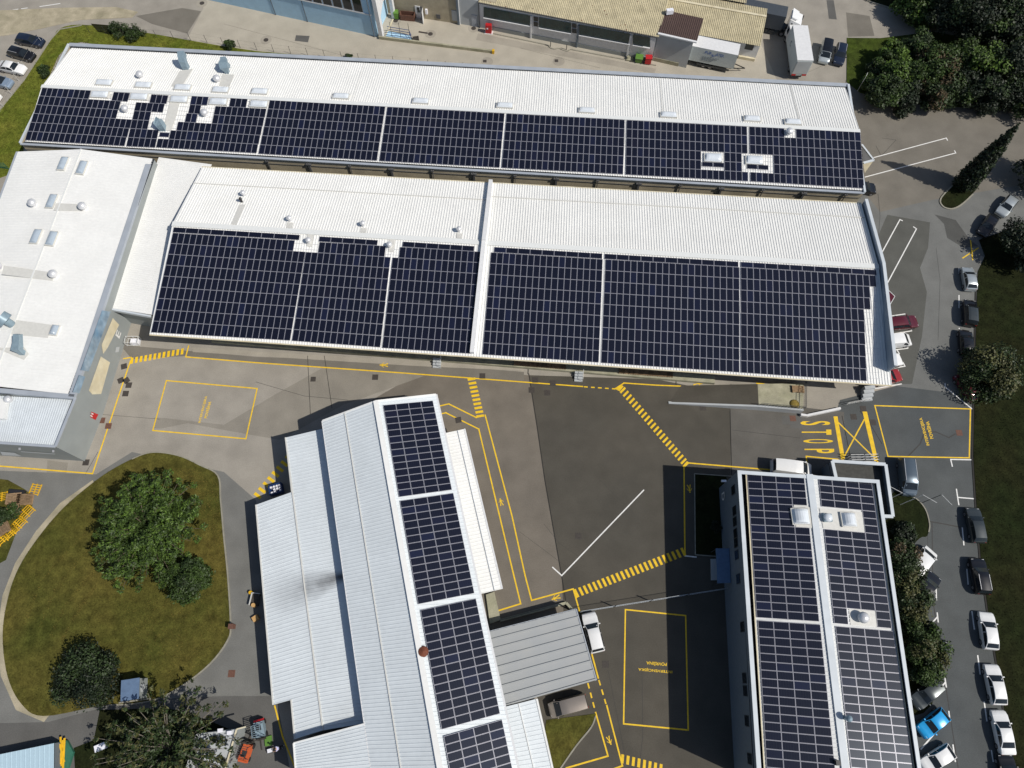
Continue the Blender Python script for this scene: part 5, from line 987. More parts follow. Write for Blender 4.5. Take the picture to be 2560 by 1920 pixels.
def radial_tree(name,label,base,spread,h,m,n,seed,arms=26,leafy=1.0,cat='tree',bark='bark',size=.3,m2=None,thin=1.0):
    """many rising boughs fanning out from one stem, each dressed with short leafy twigs"""
    c=at(base,h*.55); c.z=.1; root=thing(name,label,cat,c); g=random.Random(seed); mb=MB(); bl=[]
    mb.tube(c-V((0,0,.1)),c+V((0,0,h*.45)),.22,.12,8)
    for i in range(arms):
        a=2*math.pi*(i+g.random()*.8)/arms*1.0; q=math.sqrt(g.uniform(.12,1)); e=c+V((math.cos(a)*spread[0]*q,math.sin(a)*spread[1]*q,h*(1.02-.55*q*q+g.uniform(-.06,.06))))
        s=c+V((0,0,h*g.uniform(.1,.4))); mid=s.lerp(e,.5)+V((0,0,h*.10)); mb.tube(s,mid,.09,.06,5); mb.tube(mid,e,.06,.02,5)
        for t in np.linspace(.25,1.0,9):
            p=(s.lerp(mid,t*2) if t<.5 else mid.lerp(e,t*2-1)); w=thin*(.55+.5*(1-t)); bl.append((p.x+g.gauss(0,.32),p.y+g.gauss(0,.32),p.z+g.gauss(0,.2),w,w,w*.55))
    mb.build('trunk',bark,root); leaf_obj('crown',leaves(bl,n,size,seed,.6,long=1.5),m,root)
    if m2: leaf_obj('crown',leaves(bl[4::9]+bl[5::9]+bl[6::9]+bl[8::9],n//3,size,seed+3,.9,long=1.6),m2,root)
    return root
radial_tree('broad_tree','largest bright green tree on the oval lawn, boughs fanning out from its middle',(365,1318),(6.6,7.4),6.0,'leaf_mid',42000,11,90,m2='leaf_bright',size=.21,thin=.85)
tree('round_tree','small round tree on the oval lawn, touching the lower edge of the large bright tree',(462,1450),3.1,4.2,'leaf_mid',9000,12,.26,16,m2='leaf_dark')
tree('dark_shrub','dark low shrub in the lower part of the oval lawn, left of the blue cabinet',(215,1690),4.2,3.0,'leaf_deep',10000,13,.26,18,'shrub',m2='leaf_dark',flat=.55)
radial_tree('spreading_tree','sparse olive tree with bare grey boughs below the blue cabinet',(415,1872),(8.3,6.6),7.0,'leaf_dark',7500,14,52,bark='bark_grey',size=.26,m2='leaf_olive',thin=.62)
sp=[(2232,138,2.7,3.6,'leaf_mid','leaf_bright','low bright bush at the upper left of the shrub belt'),(2288,122,3.0,4.4,'leaf_dark','leaf_mid','bush at the top edge of the shrub belt, behind the low bright one'),(2195,172,2.0,2.4,'leaf_dark','leaf_mid','low dark bush at the left side of the shrub belt, nearest the dark blue car'),(2210,235,3.0,4.2,'leaf_dark','leaf_mid','bright topped bush at the left end of the shrub belt, near the blue estate car'),(2178,210,2.0,2.2,'leaf_mid','leaf_bright','low bush at the lower left tip of the shrub belt'),(2255,190,3.4,4.6,'leaf_mid','leaf_bright','green bush at the top of the shrub belt beside the road'),(2262,245,3.0,3.6,'leaf_deep','leaf_dark','dark bush on the lower edge of the shrub belt, second from its left end'),
 (2330,170,3.8,5.6,'leaf_mid','leaf_brown','tall bush with brownish tips in the middle of the shrub belt'),(2345,235,3.6,4.4,'leaf_dark','leaf_brown','brownish bush in the middle of the lower edge of the shrub belt'),(2400,150,3.6,5.2,'leaf_mid','leaf_bright','bright green bush at the upper right of the shrub belt'),(2415,225,3.6,4.6,'leaf_deep','leaf_mid','dark bush right of the brownish ones in the shrub belt'),
 (2465,165,4.0,6.5,'leaf_dark','leaf_bright','yellowish leaved tree where the shrub belt meets the road bend'),(2480,235,4.0,5.0,'leaf_deep','leaf_dark','dark bush on the lower edge of the shrub belt towards the right'),(2540,170,4.6,7.5,'leaf_deep','leaf_mid','dark tree at the right end of the shrub belt'),(2550,250,4.2,5.2,'leaf_deep','leaf_dark','dark bush at the lower right end of the shrub belt')]
for i,(x,y,r,h,m,m2,lb) in enumerate(sp): tree('bush',lb,(x,y),r,h,m,5200,100+i,.36,16,'bush',m2=m2,frac=.4,group='bushes in the belt at the upper right')
for i,(x,y,r,h,m,m2,lb) in enumerate([(2300,12,4.0,5,'leaf_mid','leaf_bright','green tree at the top edge beside the road, leftmost of the wood'),(2365,25,5.0,8,'leaf_deep','leaf_dark','dark tree at the top edge, right of the leftmost green tree'),(2430,42,5.0,9,'leaf_deep','leaf_dark','dark tree of the wood near the road bend'),(2490,20,5.5,9,'leaf_dark','leaf_deep','olive dark tree in the wood at the upper right'),(2550,60,5.5,9,'leaf_deep','leaf_dark','dark tree of the wood at the right edge above the road bend'),(2500,82,4.2,7,'leaf_deep','leaf_mid','dark tree of the wood closest to the road bend'),(2580,-20,6,10,'leaf_deep','leaf_dark','dark tree in the upper right corner'),(2450,-40,6,9,'leaf_deep','leaf_dark','dark tree at the top edge of the wood'),(2340,-45,5,8,'leaf_deep','leaf_dark','dark tree peeking in at the top edge behind the leftmost green tree')]):
    tree('wood_tree',lb,(x,y),r,h,m,6000,140+i,.42,16,m2=m2,frac=.35,group='trees of the wood at the upper right')
# cypress
c=at((2402,468)); root=thing('cypress','tall narrow dark cypress leaning to the right edge above the rounded kerb planter','tree',c); H=14.0; g=random.Random(4); bl=[]
for i in range(60):
    z=H*(.03+.95*i/60); r=1.25*(1-(z/H)**1.7)*(.5+.5*min(1,z/1.6))+.12; a=g.uniform(0,6.28); r*=1.15; bl.append((c.x+math.cos(a)*r*.4,c.y+math.sin(a)*r*.4,z,r*.8,r*.8,r*1.1))
MB().tube(c,c+V((0,0,H*.8)),.22,.05,8).build('trunk','bark',root); leaf_obj('crown',leaves(bl,14000,.34,41,.2),'leaf_deep',root); leaf_obj('crown',leaves(bl,3500,.34,42,.2),'leaf_dark',root)
tree('roadside_tree','olive tree overhanging the black and dark red cars by the right road',(2472,935),4.6,5.0,'leaf_dark',9000,60,.30,18,m2='leaf_olive',flat=.7)
tree('roadside_tree','dark tree overhanging the shaded cars above the yellow cross',(2570,612),4.2,6.0,'leaf_deep',8000,61,.34,16,m2='leaf_dark')
tree('roadside_tree','dark tree at the right edge level with the cypress',(2612,430),4.5,6.0,'leaf_deep',6000,62,.34,14)
for i,(x,y,r,h,m,m2,lb) in enumerate([(2252,1390,2.4,3.4,'leaf_dark','leaf_brown','dark shrub by the offices, nearest to the curved bed edge'),(2262,1440,2.6,3.6,'leaf_dark','leaf_olive','dark shrub overhanging the white van'),(2276,1505,2.6,3.8,'leaf_dark','leaf_olive','shrub by the offices between the white van and the painted T mark'),(2300,1575,2.2,3.2,'leaf_dark','leaf_mid','shrub by the offices level with the first white kerb car'),(2315,1625,2.7,3.8,'leaf_mid','leaf_olive','greener shrub hiding a black car by the offices'),(2318,1680,2.0,3.0,'leaf_mid','leaf_dark','lowest shrub by the offices, above the dark grey car'),(2262,1335,1.6,1.6,'leaf_deep','leaf_dark','low ground shrub in the curved bed under the entrance block')]):
    tree('shrub',lb,(x,y),r,h,m,4200,80+i,.26,13,'shrub',m2=m2,frac=.3,group='shrubs along the offices')
for i,(x,y,r,h,lb) in enumerate([(110,178,1.3,1.2,'dark tuft in the west grass strip by the corner of the longest hall'),(300,75,2.2,1.6,'scrubby shrub on the bank, left end of the scrub edge'),(340,82,2.0,1.4,'scrubby shrub on the bank, right end of the scrub edge'),(574,112,1.1,1.6,'small shrub in the grass strip behind the longest hall'),(872,141,.7,.9,'tiny shrub at the right tip of the grass strip'),(18,1285,1.6,1.6,'dark green bush between the pallets at the left edge')]):
    tree('shrub',lb,(x,y),r,h,'leaf_dark',1500,200+i,.20,8,'shrub',m2='leaf_mid',limbs=3)
for i,(x,y,r,lb) in enumerate([(1790,1315,.9,'low dark plant in the bed by the office entrance')]): tree('shrub',lb,(x,y),r,.8,'leaf_deep',900,230+i,.16,7,'shrub',limbs=2)
# grass tufts
def inside(p,poly):
    r=False; j=len(poly)-1
    for i in range(len(poly)):
        if ((poly[i].y>p[1])!=(poly[j].y>p[1])) and p[0]<(poly[j].x-poly[i].x)*(p[1]-poly[i].y)/(poly[j].y-poly[i].y)+poly[i].x: r=not r
        j=i
    return r
def tufts(name,pts,n,m,z,size,seed,skip=None):
    P=[at(p) for p in pts]; g=random.Random(seed); xs=[p.x for p in P]; ys=[p.y for p in P]; c=[]
    while len(c)<n:
        p=(g.uniform(min(xs),max(xs)),g.uniform(min(ys),max(ys)))
        if inside(p,P): c.append((p[0],p[1],z))
    c=np.array(c); gg=np.random.default_rng(seed); th=gg.uniform(0,6.28,n); s=size*gg.uniform(.5,1.3,n); d=np.stack([np.cos(th),np.sin(th),np.zeros(n)],1); up=np.stack([gg.normal(0,.35,n),gg.normal(0,.35,n),np.ones(n)],1)
    v=np.stack([c-d*s[:,None]*.35,c+d*s[:,None]*.35,c+d*s[:,None]*.2+up*s[:,None],c-d*s[:,None]*.2+up*s[:,None]],1).reshape(-1,3)
    me=bpy.data.meshes.new(name); o=bpy.data.objects.new(name,me); C.objects.link(o); k=len(v)//4
    me.from_pydata(v.tolist(),[],[(4*i,4*i+1,4*i+2,4*i+3) for i in range(k)]); me.materials.append(M[m]); o['kind']='stuff'
isl_in=isl
tufts('grass_tufts',isl_in,9000,'grass_dry',.08,.10,1); tufts('grass_tufts',[(60,420),(0,445),(-40,480),(-40,330),(0,275),(60,203),(128,103),(160,76),(300,76),(400,90),(640,132),(870,160),(640,148),(300,122),(172,112),(110,225),(60,350)],6000,'grass',.03,.12,2)
tufts('straw_stubble',[(300,1500),(420,1500),(545,1420),(568,1560),(520,1650),(430,1710),(330,1640)],5000,'straw',.08,.07,3); tufts('straw_stubble',[(430,1170),(500,1175),(545,1210),(562,1420),(520,1400),(500,1260)],5000,'straw',.08,.07,4)
for k_,ln in enumerate(([(225,1320),(110,1440),(60,1560)],[(255,1330),(140,1470),(95,1580)],[(260,1400),(170,1500),(120,1600)],[(240,1460),(190,1530),(150,1600)])): tufts('straw_swath',[(a+dx,b) for dx in (0,) for a,b in spline(ln,5)]+[(a+7,b+5) for a,b in spline(ln,5)[::-1]],500,'straw',.08,.07,20+k_)
tufts('grass_tufts',[(2447,610),(2440,800),(2435,1140),(2452,1400),(2505,1720),(2535,1925),(2570,1925),(2570,600)],5000,'grass_dark',.04,.10,5)
# ================================================================= FENCES, GATE, POLES
def post_fence(name,label,pts,n,h,m='rail',wire=True):
    P=[at(p) for p in pts]; root=thing(name,label,'fence',P[len(P)//2]); L=[0]
    for a,b in zip(P[:-1],P[1:]): L.append(L[-1]+(b-a).length)
    def pt(s):
        for i in range(len(P)-1):
            if s<=L[i+1]+1e-6: return P[i].lerp(P[i+1],(s-L[i])/(L[i+1]-L[i]))
    for i in range(n): p=pt(L[-1]*i/(n-1)); MB().tube(p,p+V((0,0,h)),.035,n=5).build('post',m,root)
    if wire:
        mb=MB()
        for i in range(n-1):
            a,b=pt(L[-1]*i/(n-1)),pt(L[-1]*(i+1)/(n-1))
            for z in (.1,h*.5,h-.05): mb.tube(a+V((0,0,z)),b+V((0,0,z)),.006,n=3,cap=False)
        mb.build('wire',m,root)
    return root
post_fence('wire_fence','wire fence with thin dark posts along the grass strip behind the longest hall',[(225,82),(470,100),(640,125),(890,152),(1190,178),(1290,187)],26,1.6)
post_fence('wire_fence','wire fence with thin posts in front of the four cars by the west grass strip',[(110,112),(86,140),(60,183),(35,224),(12,262),(-10,300)],7,1.5,'rail_white')
o=thing('green_mesh_fence','green mesh fence at the left edge by the corner of the longest hall','fence',at((8,430))); a,b=at((-20,418)),at((24,424)); mb=MB(); [mb.bar(a+V((0,0,z)),b+V((0,0,z)),.05,.05) for z in (.2,.5,.8,1.1,1.4)]; mb.build('mesh_panel','tarp_green',o); [MB().tube(p,p+V((0,0,1.6)),.05,n=5).build('post','tarp_green',o) for p in (a,b)]
a,b=at((1448,1531)),at((1838,1469)); o=thing('sliding_gate','long thin sliding gate crossing the yard from the carport to the offices','gate',(a+b)/2)
mb=MB(); [mb.bar(a+V((0,0,z)),b+V((0,0,z)),.035,.05) for z in (.12,1.5)]; mb.build('gate_rail','coping_light',o); mb=MB(); [mb.tube(a.lerp(b,i/70)+V((0,0,.12)),a.lerp(b,i/70)+V((0,0,1.5)),.010,n=4) for i in range(71)]; mb.build('gate_bars','rail',o)
for t in (0,.22,.45,.68,1): p=a.lerp(b,t); MB().tube(p,p+V((0,0,1.9)),.06,n=6).build('post','rail',o)
a,b=at((2118,1156)),at((2188,1155)); o=thing('barrier_gate','folded dark barrier gate between the thick yellow bar and the entrance block','gate',(a+b)/2)
mb=MB(); [mb.bar(a+V((0,k*.35,z)),b+V((0,k*.35,z)),.06,.06) for k in (0,1,2) for z in (.3,1.2)]; mb.build('gate_rail','rail_white',o); mb=MB(); [mb.tube(p+V((0,k*.35,0)),p+V((0,k*.35,1.3)),.05,n=5) for k in (0,1,2) for p in (a,b,a.lerp(b,.5))]; mb.build('post','rail',o)
for p,h,ln,lb in (((2228,1245),2.8,(1.6,.9),'slim lamp pole at the corner of the entrance block rim, crossing the slate minivan bonnet'),((2250,1262),5.5,(1.4,-1.0),'slim lamp pole standing in the curved bed'),((2305,1257),4.5,(.9,-1.3),'slim lamp pole at the kerb of the curved bed'),((2143,228),3.2,(.3,.6),'thin white pole among the bushes behind the blue estate car')):
    c=at(p); o=thing('lamp_pole',lb,'lamp pole',c,0,'slim poles'); MB().tube(c,c+V((0,0,h)),.045,.035,6).build('pole','rail_white' if p!=(2305,1257) else 'rail',o); mb=MB(); mb.tube(c+V((0,0,h)),c+V((-ln[0] if p[0]==2228 else ln[0],ln[1],h+.1)),.03,n=5); mb.build('arm','rail_white',o)
# retaining wall on upper street
o=thing('retaining_wall','long low concrete wall with a yellow end cap across the upper street','wall',at((1090,115))); a,b=at((948,97)),at((1236,133)); mb=MB(); mb.bar(a,b,.28,.55); mb.build('wall_base','concrete',o); mb=MB(); mb.bar(b.lerp(a,.0),b.lerp(a,.018),.5,.62); mb.build('end_cap','yellow_steel',o)
mb=MB(); mb.bar(at((962,93)),at((983,48)),.2,.08); struct('kerb',mb,'wall_cream')
o=thing('blue_barrier','low blue railing frame beside the white portal','railing',at((1000,90))); A,B,D=at((964,93)),at((1030,101)),at((1024,88)); E_=at((970,79)); mb=MB(); [mb.bar(x+V((0,0,z)),y+V((0,0,z)),.08,.06) for x,y in ((A,B),(B,D),(D,E_)) for z in (.5,1.0)]; mb.build('rail_frame','blue_crate',o); mb=MB(); mb.prism([A,B,D,E_],0,.04); mb.build('floor_grid','wall_blue',o); [MB().tube(p,p+V((0,0,3.3)),.04,n=5).build('post','rail',o) for p in (at((981,96)),at((1003,98)),at((1026,100)))]
mb=MB(); c=at((1040,99)); mb.box(c,(1.0,.7,.4),.2); mb.tube(c+V((-.5,0,.4)),c+V((.5,.1,.5)),.15,n=6); tag(mb.build('scrap_heap','iron'),'dark scrap heap against the low concrete wall','scrap')
o=thing('dumpster','long dark brown waste skip against the tan wall','skip',at((1020,38))); c=at((1020,47)); mb=MB(); mb.box(c,(2.4,1.0,.1),-.12); [mb.box(c+V(p),d_,-.12) for p,d_ in (((0,-.5,0),(2.4,.08,1.1)),((0,.5,0),(2.4,.08,1.1)),((-1.2,.14,0),(.08,1.0,1.1)),((1.2,-.14,0),(.08,1.0,1.1)))]; mb.build('skip_body','rust_iron',o)
def bin_(label,p,m,d=(.9,.7,1.0),rz=0):
    c=at(p); o=thing('waste_bin',label,'bin',c,rz); mb=MB(); x,y,z=d; mb.hexa([(-x*.42,-y*.42,.12),(x*.42,-y*.42,.12),(x*.42,y*.42,.12),(-x*.42,y*.42,.12)],[(-x/2,-y/2,z),(x/2,-y/2,z),(x/2,y/2,z),(-x/2,y/2,z)]); mb.build('bin_body',m,o,world=False)
    mb=MB(); mb.hexa([(-x*.54,-y*.54,z+.005),(x*.54,-y*.54,z+.005),(x*.54,y*.54,z+.005),(-x*.54,y*.54,z+.005)],[(-x*.5,-y*.4,z+.10),(x*.5,-y*.4,z+.10),(x*.5,y*.45,z+.18),(-x*.5,y*.45,z+.18)]); mb.build('bin_lid',m,o,world=False)
    for sx in (-1,1): mb=MB(); mb.tube((sx*x*.4,-y*.42,.1),(sx*x*.4+.06,-y*.42,.1),.1,n=8); mb.build('wheel','rubber',o,world=False)
bin_('green waste bin on the kerb in front of the long workshop',(1596,154),'green_bin',(1.2,1.0,1.0),-.2); bin_('tall green waste bin by the white portal post',(992,46),'green_bin',(.8,.8,1.3))
o=thing('red_cabinet','red cabinet on a white plinth at the left end of the green windowed hall','cabinet',at((1223,74))); c=at((1222,82)); mb=MB(); mb.box(c+V((0,0,.1)),(1.0,.6,1.6),-.15); mb.build('cabinet_body','red',o); mb=MB(); mb.box(c,(1.4,.8,.1),-.15); mb.build('plinth','wall_white',o); mb=MB(); mb.box(c+V((-.2,-.33,1.0)),(.25,.03,.25),-.15); mb.build('label_plate','white_plastic',o)
o=thing('red_box','bright red fire box by the right end of the green windowed hall','cabinet',at((1618,147))); c=at((1619,159)); mb=MB(); mb.box(c+V((0,0,.2)),(1.0,.7,1.1),-.15); mb.build('box_body','red',o); mb=MB(); mb.hexa([c+V(p) for p in ((-.55,-.4,1.31),(.55,-.4,1.31),(.55,.4,1.31),(-.55,.4,1.31))],[c+V(p) for p in ((-.55,-.4,1.36),(.55,-.4,1.36),(.55,.4,1.5),(-.55,.4,1.5))]); mb.build('box_lid','red',o)
mb=MB(); c=at((1574,149)); mb.box(c,(1.1,.8,.25),-.2); mb.box(c+V((-.3,.1,.25)),(.4,.4,.3),.3); tag(mb.build('concrete_planter','concrete'),'worn concrete planter box left of the green bin','planter')
for p in ((1376,117),(1416,124)): c=at(p); mb=MB(); mb.tube(c,c+V((0,0,1.1)),.06,n=6); tag(mb.build('bollard','rail'),'short dark post at the kerb recess in front of the green windows','bollard','short posts at the kerb recess')
kerb([(1232,84),(1370,113)],.18,.1); kerb(spline([(1370,113),(1376,120),(1386,123),(1396,121),(1410,126),(1418,128),(1425,125)],3),.2,.1); kerb([(1427,124),(1640,164)],.18,.1)
# ================================================================= RAMP AND PLATFORM BY THE MIDDLE HALL
Zp=1.15; o=thing('loading_ramp','loading ramp with a pale concrete platform at the lower right of the middle hall','ramp',at((1890,995)))
r0_=at((1671,1005.5)); r1_=at((1897,1013.5),Zp); r2_=at((2008,1023),Zp); t0_=at((1700,964)); t1_=at((1894,960),Zp); t2_=at((2009,958),Zp)
mb=MB(); mb.add([r0_,r1_,t1_,t0_,V((r1_.x,r1_.y,0)),V((t1_.x,t1_.y,0))],[(0,1,2,3),(0,4,1),(3,2,5),(1,4,5,2)]); mb.build('ramp_slope','yard_dark',o)
mb=MB(); mb.prism([r1_,r2_,t2_,t1_],0,Zp); mb.build('platform','concrete',o)
mb=MB(); mb.bar(r0_,V((r1_.x,r1_.y,0)),.22,.04); n0=(r1_-r0_).normalized(); mb.add([q(r0_,0),q(r1_,0),r1_+V((0,0,.14)),q(r0_,.14),q(r0_,0)-V((0,.25,0)),q(r1_,0)-V((0,.25,0)),r1_-V((0,.25,-.14)),q(r0_,.14)-V((0,.25,0))],[(0,1,2,3),(4,5,6,7),(3,2,6,7),(1,5,6,2),(0,4,7,3)]); mb.bar(q(r1_,0)-V((0,.12,0)),q(r2_,0)-V((0,.12,0)),.25,Zp+.12); mb.build('ramp_wall','wall_lgrey',o)
mb=MB(); rl=[r1_-V((0,.1,0)),r2_-V((0,.1,0)),t2_]; [mb.bar(a_+V((0,0,z_)),b_+V((0,0,z_)),.05,.05) for a_,b_ in zip(rl[:-1],rl[1:]) for z_ in (.6,1.1)]
for a_,b_ in zip(rl[:-1],rl[1:]): [mb.tube(a_.lerp(b_,i/14),a_.lerp(b_,i/14)+V((0,0,1.1)),.02,n=4) for i in range(15)]
mb.build('railing','rail',o)
mb=MB(); a_,b_,c_=at((2003,1036),.5),at((2018,1038),.5),at((2102,1020),.5); [mb.bar(q(x,0),q(y,0),.3,.5) for x,y in ((a_,b_),(b_,c_))]; tag(mb.build('low_wall','wall_white'),'low white topped wall below the loading platform','wall')
o=thing('stair','grey concrete stair with a railing at the lower right corner of the middle hall','stair',at((2160,1000))); a_=at((2166,1008)); mb=MB(); [mb.box(at((2165,976+8*i)),(1.4,.45,1.2-.28*i),.1) for i in range(4)]; mb.build('steps','wall_lgrey',o); mb=MB(); p_,s_=at((2112,1014)),at((2168,1003)); mb.bar(p_+V((0,0,1)),s_+V((0,0,1)),.05,.05); mb.bar(p_+V((0,0,.5)),s_+V((0,0,.5)),.04,.04); [mb.tube(p_.lerp(s_,i/5),p_.lerp(s_,i/5)+V((0,0,1)),.025,n=4) for i in range(6)]; mb.build('railing','rail_white',o)
for p,lb in (((1093,910),'small steel dock stair below the middle hall, left of the white strip'),((1446,944),'small steel dock stair below the middle hall, right of the white strip')):
    c=at(p); o=thing('dock_stair',lb,'stair',c,-.07,'steel dock stairs'); mb=MB(); [mb.box((0,-.5+.32*i,.0),(1.1,.28,.18+.2*i)) for i in range(4)]; mb.build('steps','wall_lgrey',o,world=False); mb=MB(); mb.tube((.55,-.6,0),(.55,-.6,1.1),.03,n=5); mb.tube((.55,.6,.6),(.55,.6,1.7),.03,n=5); mb.tube((.55,-.6,1.1),(.55,.6,1.7),.03,n=5); mb.build('railing','rail_white',o,world=False)
# ================================================================= PALLETS, BOXES, MACHINES
def pallet(name,label,p,rz,L=1.2,W=.8,m='wood',z=0,cat='pallet',group=None,n=6,stack=1):
    fr=.62 if m=='wood' else .34
    c=at(p,z); o=thing(name,label,cat,c,rz,group)
    for s in range(stack):
        mb=MB(); zz=.145*s
        for i in range(n): mb.box((0,-W/2+W*(i+.5)/n,zz+.11),(L,W/n*fr,.025))
        [mb.box((x,0,zz+.02),(.1,W,.09)) for x in (-L*.45,0,L*.45)]; mb.build('pallet_deck',m,o,world=False)
    return o
pallet('pallet','wooden pallet lying on the loading platform',(1994,974),-.05,1.6,1.0,z=Zp,stack=2)
mb=MB(); c=at((1986,1010),Zp); mb.sphere(c,.65,12,5,.45,0); tag(mb.build('yellow_bag','straw',smooth=True),'yellowish heap of net on the loading platform corner','bag')
for i in range(11): pallet('pallet_stack','stack of brown pallets on the dock right of the white strip',(1292+11.5*i,911+.9*i),-.07,.75,.75,z=.2,stack=5,group='pallet stacks right of the white strip',n=5)
for i in range(11): pallet('pallet_stack','stack of dark brown pallets on the dock above the yellow dashes',(1553+12*i,931+.9*i),-.07,.75,.75,z=.2,stack=4,group='pallet stacks near the ramp',n=5)
for p,rz,L,W,s,lb in (((89,1224),-.15,1.3,1.5,1,'yellow pallet lying alone at the top of the pallet pile, left edge'),((66,1283),.95,2.0,1.5,1,'yellow rack frame at the upper end of the long yellow row'),((46,1312),.95,2.0,1.5,2,'yellow rack frame in the middle of the long yellow row'),((27,1330),.9,1.8,1.4,2,'yellow rack frame at the lower end of the long yellow row'),((6,1242),.2,1.4,1.2,2,'yellow frame cut by the left edge, above the dark bush'),((4,1345),.9,1.5,1.6,3,'yellow stack at the lower left end of the pallet pile')): pallet('yellow_pallet',lb,p,rz,L,W,'yellow_steel',0,'pallet','yellow frames at the left edge',5,1)
for p,rz,lb in (((40,1248),.1,'grey weathered pallet stack behind the lone yellow pallet'),((66,1250),.05,'brown pallet stack right of the grey weathered one'),((35,1278),.5,'brown board stack beside the dark bush'),((8,1325),.6,'grey brown pallet stack below the dark bush')): pallet('pallet_stack',lb,p,rz,1.9,1.4,'wood',0,'pallet','wooden pallet stacks at the left edge',7,4)
mb=MB(); mb.box(at((47,1231)),(2.0,.5,.5),-.08); tag(mb.build('black_beam','black_plastic'),'black beam lying above the grey pallet stack','beam')
o=thing('blue_crate','dark blue crate of white bottles in the shade beside the stepped workshop','crate',at((694,1226)),.3); mb=MB(); mb.box((0,0,0),(1.6,1.2,.15)); [mb.box(p,d_) for p,d_ in (((0,-.6,0),(1.66,.06,1.0)),((0,.6,0),(1.66,.06,1.0)),((-.8,0,0),(.06,1.2,1.0)),((.8,0,0),(.06,1.2,1.0)))]; mb.build('crate_shell','blue_crate',o,world=False)
for i in range(4):
    for j in range(3):
        if (i,j) in ((2,0),(0,1)): continue
        c=at((694,1226)); x,y=-.55+.37*i,-.36+.36*j; cc,ss=math.cos(.3),math.sin(.3); mb=MB(); p=c+V((x*cc-y*ss,x*ss+y*cc,.16)); mb.box(p,(.24,.2,.75),.3); mb.tube(p+V((0,0,.75)),p+V((0,0,.85)),.05,n=6); tag(mb.build('canister','white_plastic'),'white canister standing in the dark blue crate','canister','canisters in the blue crate')
o=thing('electric_cabinet','blue roofed metal cabinet at the lower edge of the oval lawn','cabinet',at((333,1735))); z=2.2; P=[at(p,z) for p in ((303,1701),(348.6,1694),(347,1747),(301,1754))]; mb=MB(); mb.prism([q(p,0)+(q((P[0]+P[2])/2,0)-q(p,0))*.05 for p in P],0,z-.1); mb.build('cabinet_body','wall_grey',o); mb=MB(); mb.hexa([p-V((0,0,.1)) for p in (P[3],P[2],P[1],P[0])],[P[3],P[2],P[1],P[0]]); mb.build('cabinet_roof','blue_sheet',o)
c=(P[1]+P[2])/2; mb=MB(); mb.box((c.x-.02,c.y,.9),(.08,.8,.8)); mb.build('vent_grille','wall_lgrey',o)
kerb([(300,1757),(380,1746)],.15,.3)
o=bld('shed_building','pale blue metal roof at the lower left corner',at((50,1890))); z=1.7; P=[at(p,z) for p in ((-30,1892),(135,1858),(134,1975),(-30,1985))]; mb=MB(); mb.corrug(P[0],P[1],P[2],P[3],.5,.05,.03); mb.build('roof','pale_blue',o); mb=MB(); mb.skirt([p-V((0,0,.1)) for p in P]); mb.build('wall','wall_slate',o)
o=bld('shed_building','grey flat roof with a white gutter half under the sparse olive tree',at((540,1870))); z=3.2; P=[at(p,z) for p in ((490,1835),(592,1823),(560,1935),(455,1945))]; mb=MB(); mb.prism(P,2.9,3.1); mb.build('roof','wall_lgrey',o); mb=MB(); mb.bar(P[1],P[2],.16,.12); mb.bar(P[1],at((615,1817),z),.14,.1); mb.build('gutter','wall_cream',o); mb=MB(); mb.skirt([p-V((0,0,.25)) for p in P]); mb.build('wall','wall_grey',o)
for x,y in ((552,1826),(575,1832)): mb=MB(); mb.box(at((x,y),3.1),(.5,.4,.3),.1); mb.build('roof_box','white_plastic',o)
o=thing('tarp_stack','yellow boards on a green tarpaulin beside the pale blue roof','boards',at((158,1885))); mb=MB(); mb.prism([at(p) for p in ((140,1855),(172,1850),(188,1880),(175,1920),(165,1940),(135,1940))],0,.4); mb.build('tarp_cover','tarp_green',o); mb=MB(); [mb.bar(at(a_,.41+.06*i),at(b_,.41+.06*i),.2,.08) for i,(a_,b_) in enumerate((((152,1842),(155,1915)),((158,1850),(150,1910)),((162,1845),(158,1920)),((150,1860),(161,1905))))]; mb.build('board','yellow_steel',o)
mb=MB(); c=at((255,1867)); mb.box(c,(1.2,.7,.5),.4); mb.bar(c+V((.3,.1,.3)),c+V((1.0,.6,.9)),.1,.1); tag(mb.build('white_crate','white_plastic'),'small white crate in the grass left of the sparse olive tree','crate')
